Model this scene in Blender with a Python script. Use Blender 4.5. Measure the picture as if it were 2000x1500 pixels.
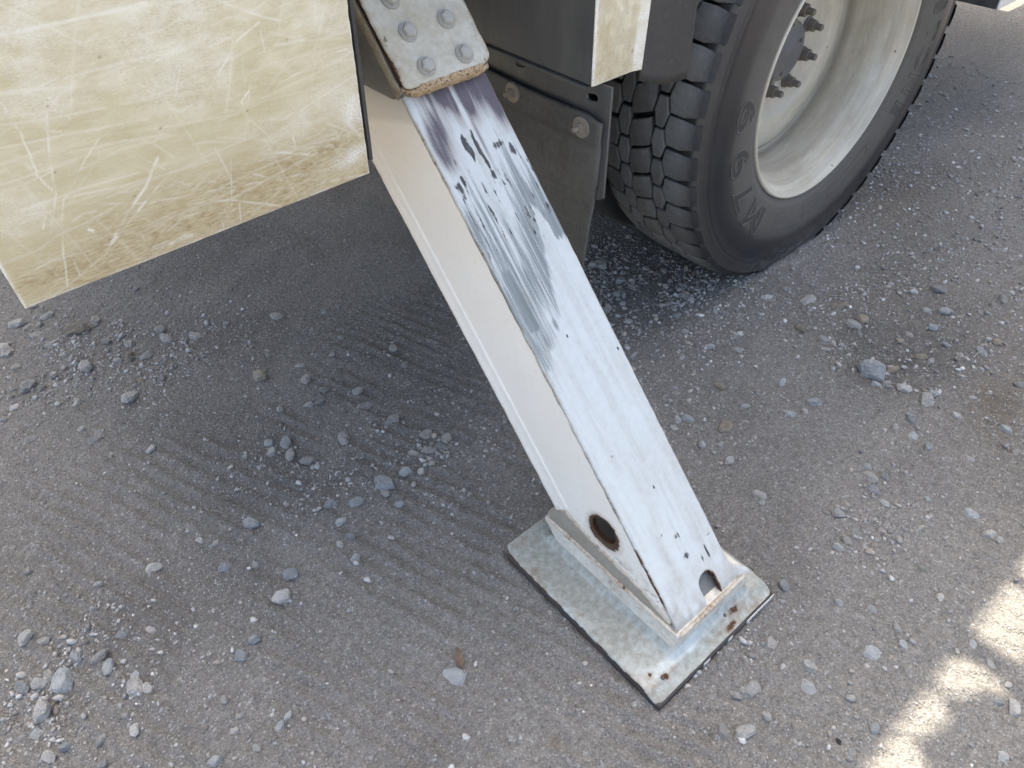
import bpy, bmesh, math, random
import numpy as np
from mathutils import Vector, Matrix

SC = bpy.context.scene
for _o in list(bpy.data.objects):
    bpy.data.objects.remove(_o, do_unlink=True)
COL = SC.collection
rnd = random.Random(7)

# ------------------------------------------------------------------ camera
cam = bpy.data.cameras.new('camera')
cam.sensor_fit = 'HORIZONTAL'; cam.sensor_width = 36.0; cam.lens = 25.56
cam.clip_start = 0.02; cam.clip_end = 400
CAM = bpy.data.objects.new('camera', cam); COL.objects.link(CAM)
CAM_POS = np.array([0.0, 0.0, 1.14])
_r = Vector((0.7599, -0.6496, -0.0230)); _d = Vector((-0.4657, -0.5194, -0.7165)); _f = Vector((0.4535, 0.5552, -0.6972))
CAM.matrix_world = Matrix(((_r.x, -_d.x, -_f.x, 0), (_r.y, -_d.y, -_f.y, 0), (_r.z, -_d.z, -_f.z, 1.14), (0, 0, 0, 1)))
SC.camera = CAM

# ------------------------------------------------------------------ light
SUN_EL = math.radians(63); SUN_AZ = math.radians(30)      # azimuth from +Y towards +X
sv = Vector((math.sin(SUN_AZ) * math.cos(SUN_EL), math.cos(SUN_AZ) * math.cos(SUN_EL), math.sin(SUN_EL)))
world = bpy.data.worlds.new('World'); SC.world = world; world.use_nodes = True
wn = world.node_tree.nodes; wl = world.node_tree.links
sky = wn.new('ShaderNodeTexSky'); sky.sky_type = 'NISHITA'; sky.sun_disc = False
sky.sun_elevation = SUN_EL; sky.sun_rotation = SUN_AZ
sky.air_density = 0.5; sky.dust_density = 4.0; sky.ozone_density = 0.0; sky.altitude = 0
bg = wn['Background']; bg.inputs['Strength'].default_value = 0.14
hz = wn.new('ShaderNodeMix'); hz.data_type = 'RGBA'; hz.blend_type = 'MULTIPLY'; hz.inputs[0].default_value = 1.0; hz.inputs[7].default_value = (1.0, .98, .88, 1)   # slightly milky sky
wl.new(sky.outputs[0], hz.inputs[6]); wl.new(hz.outputs[2], bg.inputs[0])
sun = bpy.data.lights.new('sun', 'SUN'); sun.energy = 2.7; sun.angle = math.radians(0.53); sun.color = (1.0, 0.90, 0.74)
SUN = bpy.data.objects.new('sun', sun); COL.objects.link(SUN)
SUN.location = (0, 3, 6); SUN.rotation_mode = 'QUATERNION'; SUN.rotation_quaternion = sv.to_track_quat('Z', 'Y')
vs = SC.view_settings
vs.view_transform = 'Standard'; vs.look = 'None'; vs.gamma = 1; vs.exposure = 2.42; vs.use_curve_mapping = False

# ------------------------------------------------------------------ helpers
WLOC = {}
def link(o, parent=None, label=None, cat=None, group=None, kind=None):
    """every mesh is written in world coordinates; parents are only ever translated"""
    COL.objects.link(o)
    WLOC[o] = o.location.copy()
    if parent is not None:
        o.parent = parent; o.matrix_parent_inverse = Matrix.Translation(-WLOC[parent])
    if label: o['label'] = label
    if cat: o['category'] = cat
    if group: o['group'] = group
    if kind: o['kind'] = kind
    return o
def obj(name, me, mat=None, parent=None, **kw):
    o = bpy.data.objects.new(name, me)
    if mat is not None and not me.materials: me.materials.append(mat)
    return link(o, parent, **kw)
def empty(name, loc, label, cat, group=None):
    o = bpy.data.objects.new(name, None); o.empty_display_size = .05; o.location = loc
    return link(o, None, label, cat, group)
def bm_mesh(name, bm, smooth=False):
    bmesh.ops.recalc_face_normals(bm, faces=bm.faces)
    me = bpy.data.meshes.new(name); bm.to_mesh(me); bm.free()
    if smooth: me.shade_smooth()
    return me
def bevel(bm, w, seg=2):
    bmesh.ops.recalc_face_normals(bm, faces=bm.faces)
    es = [e for e in bm.edges if len(e.link_faces) == 2 and e.calc_face_angle(0) > .5]
    if w: bmesh.ops.bevel(bm, geom=es, offset=w, offset_type='OFFSET', segments=seg, profile=.6, affect='EDGES', clamp_overlap=True)
def box(name, a, b, bev=.003, seg=2, mesh=True):
    bm = bmesh.new(); bmesh.ops.create_cube(bm, size=1)
    for v in bm.verts: v.co = Vector([a[i] + (b[i] - a[i]) * (v.co[i] + .5) for i in range(3)])
    bevel(bm, bev, seg)
    return bm_mesh(name, bm) if mesh else bm
def prism(name, pts, frame, a, b, bev=0, seg=2):
    """extrude a 2d outline between depths a and b ; frame(u, v, w) gives the point"""
    bm = bmesh.new(); n = len(pts)
    A = [bm.verts.new(frame(p[0], p[1], a)) for p in pts]; B = [bm.verts.new(frame(p[0], p[1], b)) for p in pts]
    bm.faces.new(A); bm.faces.new(B[::-1])
    for i in range(n): bm.faces.new((A[i], B[i], B[(i + 1) % n], A[(i + 1) % n]))
    bevel(bm, bev, seg)
    return bm_mesh(name, bm)
def cyl_into(bm, p0, p1, r0, r1=None, n=16, caps=True, rot=0.0):
    p0 = Vector(p0); p1 = Vector(p1); ax = (p1 - p0).normalized(); r1 = r0 if r1 is None else r1
    u = ax.orthogonal().normalized(); w = ax.cross(u)
    R = []
    for p, r in ((p0, r0), (p1, r1)):
        R.append([bm.verts.new(p + r * (math.cos(rot + 2 * math.pi * i / n) * u + math.sin(rot + 2 * math.pi * i / n) * w)) for i in range(n)])
    for i in range(n): bm.faces.new((R[0][i], R[0][(i + 1) % n], R[1][(i + 1) % n], R[1][i]))
    if caps: bm.faces.new(R[0][::-1]); bm.faces.new(R[1])
def tube(name, pts, r, n=10):
    bm = bmesh.new()
    for a, b in zip(pts, pts[1:]): cyl_into(bm, a, b, r, n=n)
    return bm_mesh(name, bm)
def lathe(name, prof, c, seg=128, closed=False):
    """profile of (radius, y) turned round an axle along Y through c"""
    n = len(prof); th = np.linspace(0, 2 * np.pi, seg, endpoint=False)
    pr = np.array(prof)
    V = np.stack([c[0] + pr[None, :, 0] * np.cos(th)[:, None], pr[None, :, 1] + 0 * th[:, None], c[1] + pr[None, :, 0] * np.sin(th)[:, None]], -1).reshape(-1, 3)
    F = []
    for i in range(seg):
        j = (i + 1) % seg
        for k in range(n - 1): F.append((i * n + k, j * n + k, j * n + k + 1, i * n + k + 1))
    me = bpy.data.meshes.new(name); me.from_pydata(V.tolist(), [], F); me.update()
    bm = bmesh.new(); bm.from_mesh(me); bmesh.ops.remove_doubles(bm, verts=bm.verts, dist=1e-5)
    bmesh.ops.recalc_face_normals(bm, faces=bm.faces); bm.to_mesh(me); bm.free(); me.shade_smooth()
    return me
def set_attr(me, name, arr):
    a = me.attributes.new(name, 'FLOAT', 'POINT'); a.data.foreach_set('value', np.ascontiguousarray(arr, dtype=np.float32).ravel())
def grid_mesh(name, P, uv=None, attrs=None, keep=None, smooth=True):
    """P[nv,nu,3] -> quad sheet"""
    nv, nu = P.shape[:2]
    idx = np.arange(nv * nu).reshape(nv, nu)
    F = np.stack([idx[:-1, :-1], idx[:-1, 1:], idx[1:, 1:], idx[1:, :-1]], -1).reshape(-1, 4)
    if keep is not None: F = F[keep.ravel()]
    me = bpy.data.meshes.new(name)
    me.vertices.add(nv * nu); me.vertices.foreach_set('co', P.astype(np.float32).ravel())
    me.loops.add(F.size); me.loops.foreach_set('vertex_index', F.astype(np.int32).ravel())
    me.polygons.add(len(F)); me.polygons.foreach_set('loop_start', (np.arange(len(F)) * 4).astype(np.int32))
    me.update(calc_edges=True)
    if uv is not None:
        l = me.uv_layers.new(name='UVMap'); l.data.foreach_set('uv', uv.reshape(-1, 2)[F.ravel()].astype(np.float32).ravel())
    for k, v in (attrs or {}).items(): set_attr(me, k, v)
    if smooth: me.shade_smooth()
    me.validate()
    return me
# ---- numpy noise
def _hash(ix, iy, s):
    h = (ix.astype(np.int64) * 374761393 + iy.astype(np.int64) * 668265263 + s * 982451653) & 0xffffffff
    h = ((h ^ (h >> 13)) * 1274126177) & 0xffffffff
    return ((h ^ (h >> 16)) & 0xffff) / 65535.0
def vnoise(x, y, s=0):
    ix = np.floor(x); iy = np.floor(y); fx = x - ix; fy = y - iy
    fx = fx * fx * fx * (fx * (fx * 6 - 15) + 10); fy = fy * fy * fy * (fy * (fy * 6 - 15) + 10)
    a = _hash(ix, iy, s); b = _hash(ix + 1, iy, s); c = _hash(ix, iy + 1, s); d = _hash(ix + 1, iy + 1, s)
    return (a + (b - a) * fx) * (1 - fy) + (c + (d - c) * fx) * fy
def fbm(x, y, o=4, s=0, g=.5):
    t = 0; a = 1; n = 0
    for i in range(o):
        t = t + a * vnoise(x * 2 ** i + 17.3 * i, y * 2 ** i - 9.1 * i, s + i); n += a; a *= g
    return t / n
def sstep(a, b, x):
    t = np.clip((x - a) / (b - a), 0, 1); return t * t * (3 - 2 * t)
def seg_dist(x, y, pts):
    d = np.full(x.shape, 1e9); 
    for (ax, ay), (bx, by) in zip(pts, pts[1:]):
        vx, vy = bx - ax, by - ay; L = vx * vx + vy * vy + 1e-12
        t = np.clip(((x - ax) * vx + (y - ay) * vy) / L, 0, 1)
        d = np.minimum(d, np.hypot(x - ax - t * vx, y - ay - t * vy))
    return d
def blob(x, y, cx, cy, rx, ry=None, ang=0.0):
    ry = rx if ry is None else ry
    c, s = math.cos(ang), math.sin(ang); dx, dy = x - cx, y - cy
    return np.exp(-(((dx * c + dy * s) / rx) ** 2 + ((-dx * s + dy * c) / ry) ** 2))

# ------------------------------------------------------------------ material nodes
class NT:
    def __init__(s, name):
        s.m = bpy.data.materials.new(name); s.m.use_nodes = True
        s.t = s.m.node_tree; s.b = s.t.nodes['Principled BSDF']
        s.tc = s.t.nodes.new('ShaderNodeTexCoord')
    def n(s, k): return s.t.nodes.new(k)
    def put(s, sock, v):
        if hasattr(v, 'links') or isinstance(v, bpy.types.NodeSocket): s.t.links.new(v, sock)
        else:
            if isinstance(v, (tuple, list)) and len(v) == 3 and sock.type == 'RGBA': v = (*v, 1)
            sock.default_value = v
    def co(s, kind='Object', sc=(1, 1, 1), rot=(0, 0, 0)):
        o = s.tc.outputs[kind]
        if tuple(sc) == (1, 1, 1) and tuple(rot) == (0, 0, 0): return o
        mp = s.n('ShaderNodeMapping'); s.put(mp.inputs['Vector'], o); mp.inputs['Scale'].default_value = sc; mp.inputs['Rotation'].default_value = rot
        return mp.outputs[0]
    def noise(s, scale, det=4, rough=.55, v=None, dist=0.0):
        k = s.n('ShaderNodeTexNoise'); k.inputs['Scale'].default_value = scale; k.inputs['Detail'].default_value = det
        k.inputs['Roughness'].default_value = rough; k.inputs['Distortion'].default_value = dist
        s.put(k.inputs['Vector'], v if v is not None else s.co()); return k.outputs[0]
    def voro(s, scale, out='Distance', v=None, feat='F1', rnd_=1.0):
        k = s.n('ShaderNodeTexVoronoi'); k.feature = feat; k.inputs['Scale'].default_value = scale; k.inputs['Randomness'].default_value = rnd_
        s.put(k.inputs['Vector'], v if v is not None else s.co()); return k.outputs[out]
    def attr(s, name, out='Fac'):
        k = s.n('ShaderNodeAttribute'); k.attribute_name = name; return k.outputs[out]
    def ma(s, op, a, b=0.0, c=None, clamp=False):
        k = s.n('ShaderNodeMath'); k.operation = op; k.use_clamp = clamp
        s.put(k.inputs[0], a); s.put(k.inputs[1], b)
        if c is not None: s.put(k.inputs[2], c)
        return k.outputs[0]
    def mr(s, x, a, b, c=0.0, d=1.0, smooth=False):
        k = s.n('ShaderNodeMapRange'); k.interpolation_type = 'SMOOTHSTEP' if smooth else 'LINEAR'; k.clamp = True
        for i, v in enumerate((x, a, b, c, d)): s.put(k.inputs[i], v)
        return k.outputs[0]
    def mix(s, f, a, b, mode='MIX'):
        k = s.n('ShaderNodeMix'); k.data_type = 'RGBA'; k.blend_type = mode; k.clamp_factor = True
        s.put(k.inputs[0], f); s.put(k.inputs[6], a); s.put(k.inputs[7], b); return k.outputs[2]
    def sep(s, v):
        k = s.n('ShaderNodeSeparateXYZ'); s.put(k.inputs[0], v); return k.outputs
    def rand(s):
        return s.n('ShaderNodeObjectInfo').outputs['Random']
    def bump(s, h, dist=.001, strength=1.0, normal=None):
        k = s.n('ShaderNodeBump'); k.inputs['Distance'].default_value = dist; k.inputs['Strength'].default_value = strength
        s.put(k.inputs['Height'], h)
        if normal is not None: s.put(k.inputs['Normal'], normal)
        return k.outputs[0]
    def out(s, col, rough=.6, metal=0.0, normal=None, spec=.5):
        s.put(s.b.inputs['Base Color'], col); s.put(s.b.inputs['Roughness'], rough); s.put(s.b.inputs['Metallic'], metal)
        s.put(s.b.inputs['Specular IOR Level'], spec)
        if normal is not None: s.put(s.b.inputs['Normal'], normal)
        return s.m
RUST_D = (.050, .024, .014); RUST_L = (.21, .115, .058)

# ---- ground
def mat_ground():
    m = NT('gravel_dirt'); co = m.co()
    big = m.noise(1.3, 5, .6, co); mid = m.noise(9, 5, .6, co); fine = m.noise(70, 5, .65, co); grain = m.noise(420, 3, .7, co)
    c = m.mix(m.mr(big, .35, .65), (.265, .252, .232), (.350, .334, .310))
    c = m.mix(m.mr(mid, .3, .7), c, (.295, .284, .266))
    c = m.mix(m.ma('MULTIPLY', m.attr('brown'), m.mr(fine, .2, .7)), c, (.20, .15, .095))
    c = m.mix(m.ma('MULTIPLY', m.attr('soil_shade'), .85), c, (.150, .144, .132))
    c = m.mix(m.mr(fine, .25, .75), m.mix(1, c, (.74, .74, .74), 'MULTIPLY'), m.mix(1, c, (1.2, 1.2, 1.2), 'MULTIPLY'))
    c = m.mix(m.mr(grain, .25, .75), m.mix(1, c, (.58, .58, .58), 'MULTIPLY'), m.mix(1, c, (1.42, 1.42, 1.41), 'MULTIPLY'))
    # grit: single chips lying in the dirt
    for sc, thr, colr, k in ((230, .84, (.46, .46, .45), .7), (120, .93, (.44, .45, .45), .7), (330, .95, (.60, .59, .57), .7), (170, .965, (.12, .12, .118), .6)):
        wv = m.n('ShaderNodeVectorMath'); wv.operation = 'ADD'; m.put(wv.inputs[0], co)
        nz = m.n('ShaderNodeTexNoise'); nz.inputs['Scale'].default_value = sc * .7; m.put(nz.inputs['Vector'], co)
        sc_ = m.n('ShaderNodeVectorMath'); sc_.operation = 'SCALE'; m.put(sc_.inputs[0], nz.outputs['Color']); sc_.inputs['Scale'].default_value = .8 / sc
        m.put(wv.inputs[1], sc_.outputs[0])
        vcol = m.voro(sc, 'Color', wv.outputs[0]); vd = m.voro(sc, 'Distance', wv.outputs[0])
        sp = m.n('ShaderNodeSeparateColor'); m.put(sp.inputs[0], vcol)
        f = m.ma('MULTIPLY', m.ma('GREATER_THAN', sp.outputs[0], thr), m.mr(vd, .42, .3))
        c = m.mix(m.ma('MULTIPLY', f, k), c, colr)
    v1 = m.voro(260, 'Distance', co); v2 = m.voro(110, 'Distance', co)
    g2 = m.noise(190, 3, .65, co); c = m.mix(m.mr(g2, .28, .72), m.mix(1, c, (.74, .74, .74), 'MULTIPLY'), m.mix(1, c, (1.24, 1.24, 1.24), 'MULTIPLY'))
    h = m.ma('ADD', m.ma('MULTIPLY', grain, 1.3), m.ma('ADD', m.ma('MULTIPLY', fine, 2.2), m.ma('MULTIPLY', g2, 1.5)))
    h = m.ma('ADD', h, m.ma('ADD', m.ma('MULTIPLY', v1, -.8), m.ma('MULTIPLY', v2, -.8)))
    return m.out(c, .95, 0, m.bump(h, .0036, 1.0), .2)
def mat_stone(name, a, b):
    m = NT(name); co = m.co(); 
    r = m.rand()
    off = m.n('ShaderNodeVectorMath'); off.operation = 'ADD'; m.put(off.inputs[0], co); 
    cb = m.n('ShaderNodeCombineXYZ'); m.put(cb.inputs[0], m.ma('MULTIPLY', r, 37.0)); m.put(cb.inputs[1], m.ma('MULTIPLY', r, 11.0)); m.put(off.inputs[1], cb.outputs[0])
    n1 = m.noise(2.2, 5, .6, off.outputs[0]); n2 = m.noise(9, 4, .7, off.outputs[0]); n3 = m.noise(1.1, 2, .5, off.outputs[0], 1.5)
    c = m.mix(m.mr(n1, .3, .7), a, b)
    c = m.mix(m.mr(n3, .62, .7, 0, .35), c, (.62, .61, .58))
    c = m.mix(m.mr(n2, .2, .8), m.mix(1, c, (.72, .72, .72), 'MULTIPLY'), m.mix(1, c, (1.2, 1.2, 1.2), 'MULTIPLY'))
    c = m.mix(1, c, m.mix(r, (.72, .72, .73), (1.2, 1.19, 1.17)), 'MULTIPLY')
    return m.out(c, .9, 0, m.bump(m.ma('ADD', n1, m.ma('MULTIPLY', n2, .5)), .12, .7), .25)
def mat_pebble():
    m = NT('fine_gravel'); t = m.attr('tint'); u = m.attr('hue'); n = m.noise(300, 3)
    c = m.mix(t, (.17, .168, .162), (.68, .675, .66))
    c = m.mix(m.mr(u, .72, 1, 0, .5), c, (.36, .29, .20)); c = m.mix(m.mr(u, .3, 0, 0, .4), c, (.36, .375, .38))
    c = m.mix(m.mr(n, .25, .75), m.mix(1, c, (.75, .75, .75), 'MULTIPLY'), m.mix(1, c, (1.2, 1.2, 1.2), 'MULTIPLY'))
    return m.out(c, .92, 0, None, .2)

# ---- painted steel with wear masks: attributes wear / stain / chip / rust / dirt (0..1), UV in metres
def mat_worn_paint(name, paint, metal_col=(.20, .215, .225), dirt_col=(.33, .30, .24), streak=(900, 24), rough=.42, grime=.25):
    m = NT(name); uv = m.tc.outputs['UV']
    st = m.noise(1, 5, .65, m.co('UV', (streak[0], streak[1], 1), (0, 0, .03))); st2 = m.noise(1, 4, .6, m.co('UV', (streak[0] * .28, streak[1] * .25, 1), (0, 0, -.02)))
    fine = m.noise(700, 4, .65, uv); med = m.noise(90, 5, .65, uv); big = m.noise(14, 4, .6, uv)
    br = m.ma('ADD', m.ma('MULTIPLY', st, .6), m.ma('MULTIPLY', st2, .4))
    c = m.mix(m.mr(m.ma('ADD', m.ma('MULTIPLY', med, .6), m.ma('MULTIPLY', big, .4)), .42, .68, 0, grime), paint, dirt_col)
    c = m.mix(m.ma('MULTIPLY', m.attr('dirt'), m.mr(m.ma('ADD', m.ma('MULTIPLY', med, .7), m.ma('MULTIPLY', fine, .3)), .3, .62, .35, 1.0)), c, dirt_col)
    wf = m.mr(m.ma('ADD', m.attr('wear'), m.ma('MULTIPLY', m.ma('SUBTRACT', m.ma('ADD', m.ma('MULTIPLY', br, .72), m.ma('MULTIPLY', fine, .28)), .5), 2.3)), .36, .64)
    wf = m.ma('MULTIPLY', wf, m.mr(m.attr('wear'), .02, .15))
    mc = m.mix(m.mr(st2, .3, .7), metal_col, tuple(min(1, k * 1.75) for k in metal_col))
    c = m.mix(wf, c, mc)
    sf = m.ma('MULTIPLY', m.mr(m.ma('ADD', m.attr('stain'), m.ma('MULTIPLY', m.ma('SUBTRACT', m.ma('ADD', m.ma('MULTIPLY', br, .6), m.ma('MULTIPLY', fine, .4)), .5), 2.1)), .05, .92, 0, .95), m.mr(m.attr('stain'), .02, .2))
    c = m.mix(m.mr(m.ma('ADD', m.ma('MULTIPLY', st, .5), m.ma('MULTIPLY', fine, .5)), .52, .70, 0, .30), c, (.45, .46, .45)); c = m.mix(m.mr(st2, .56, .70, 0, .30), c, (.50, .51, .50))
    c = m.mix(sf, c, m.mix(m.mr(sf, .35, .9), (.20, .145, .125), m.mix(m.mr(st, .3, .7), (.055, .048, .075), (.10, .078, .095))))
    ch = m.mr(m.ma('ADD', m.attr('chip'), m.ma('MULTIPLY', m.ma('SUBTRACT', m.ma('ADD', m.ma('MULTIPLY', st2, .35), m.ma('ADD', m.ma('MULTIPLY', st, .35), m.ma('MULTIPLY', med, .3))), .5), 2.6)), .42, .50)
    ch = m.ma('MULTIPLY', ch, m.mr(m.attr('chip'), .05, .2))
    c = m.mix(ch, c, m.mix(m.mr(med, .35, .65), (.035, .036, .04), (.085, .085, .085)))
    rr = m.ma('ADD', m.attr('rust'), m.ma('MULTIPLY', m.ma('SUBTRACT', m.ma('ADD', m.ma('MULTIPLY', med, .5), m.ma('MULTIPLY', fine, .5)), .5), 1.5))
    soft = m.ma('MULTIPLY', m.mr(rr, .1, .75, 0, .6), m.mr(m.attr('rust'), .02, .15)); hard = m.ma('MULTIPLY', m.mr(rr, .55, .68), m.mr(m.attr('rust'), .05, .2))
    c = m.mix(soft, c, m.mix(fine, RUST_L, (.28, .17, .09))); c = m.mix(hard, c, m.mix(m.mr(med, .35, .65), RUST_D, (.11, .050, .026)))
    met = m.ma('MULTIPLY', wf, .25)
    ro = m.ma('ADD', rough, m.ma('ADD', m.ma('MULTIPLY', hard, .35), m.ma('MULTIPLY', m.ma('SUBTRACT', med, .5), .25)))
    h = m.ma('SUBTRACT', m.ma('MULTIPLY', fine, .25), m.ma('ADD', m.ma('MULTIPLY', ch, 1.0), m.ma('ADD', m.ma('MULTIPLY', wf, .35), m.ma('MULTIPLY', hard, .6))))
    return m.out(c, ro, met, m.bump(h, .0006, 1.0), .4)
def mat_paint_obj(name, paint, dirt_col=(.33, .30, .24), grime=.4, rust=.0, scale=1.0, rough=.5, edge=0.0):
    """plain painted part, object space grime and rust freckles"""
    m = NT(name); co = m.co()
    n1 = m.noise(9 * scale, 5, .65, co); n2 = m.noise(70 * scale, 5, .65, co); n3 = m.noise(420, 3, .6, co)
    f = m.ma('ADD', m.ma('MULTIPLY', n1, .55), m.ma('MULTIPLY', n2, .45))
    c = m.mix(m.mr(f, .40, .66, 0, grime), paint, dirt_col)
    c = m.mix(m.mr(n3, .2, .8, 0, .16), c, (.05, .05, .05))
    if rust:
        rf = m.ma('ADD', m.ma('MULTIPLY', n1, .5), m.ma('MULTIPLY', n2, .5))
        c = m.mix(m.mr(rf, .66 - rust * .3, .80 - rust * .3, 0, .8), c, RUST_L); c = m.mix(m.mr(rf, .74 - rust * .3, .78 - rust * .3, 0, 1), c, RUST_D)
    return m.out(c, m.mr(n2, .2, .8, rough - .08, rough + .12), 0, m.bump(m.ma('ADD', n2, m.ma('MULTIPLY', n3, .3)), .0006, .6), .4)

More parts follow.
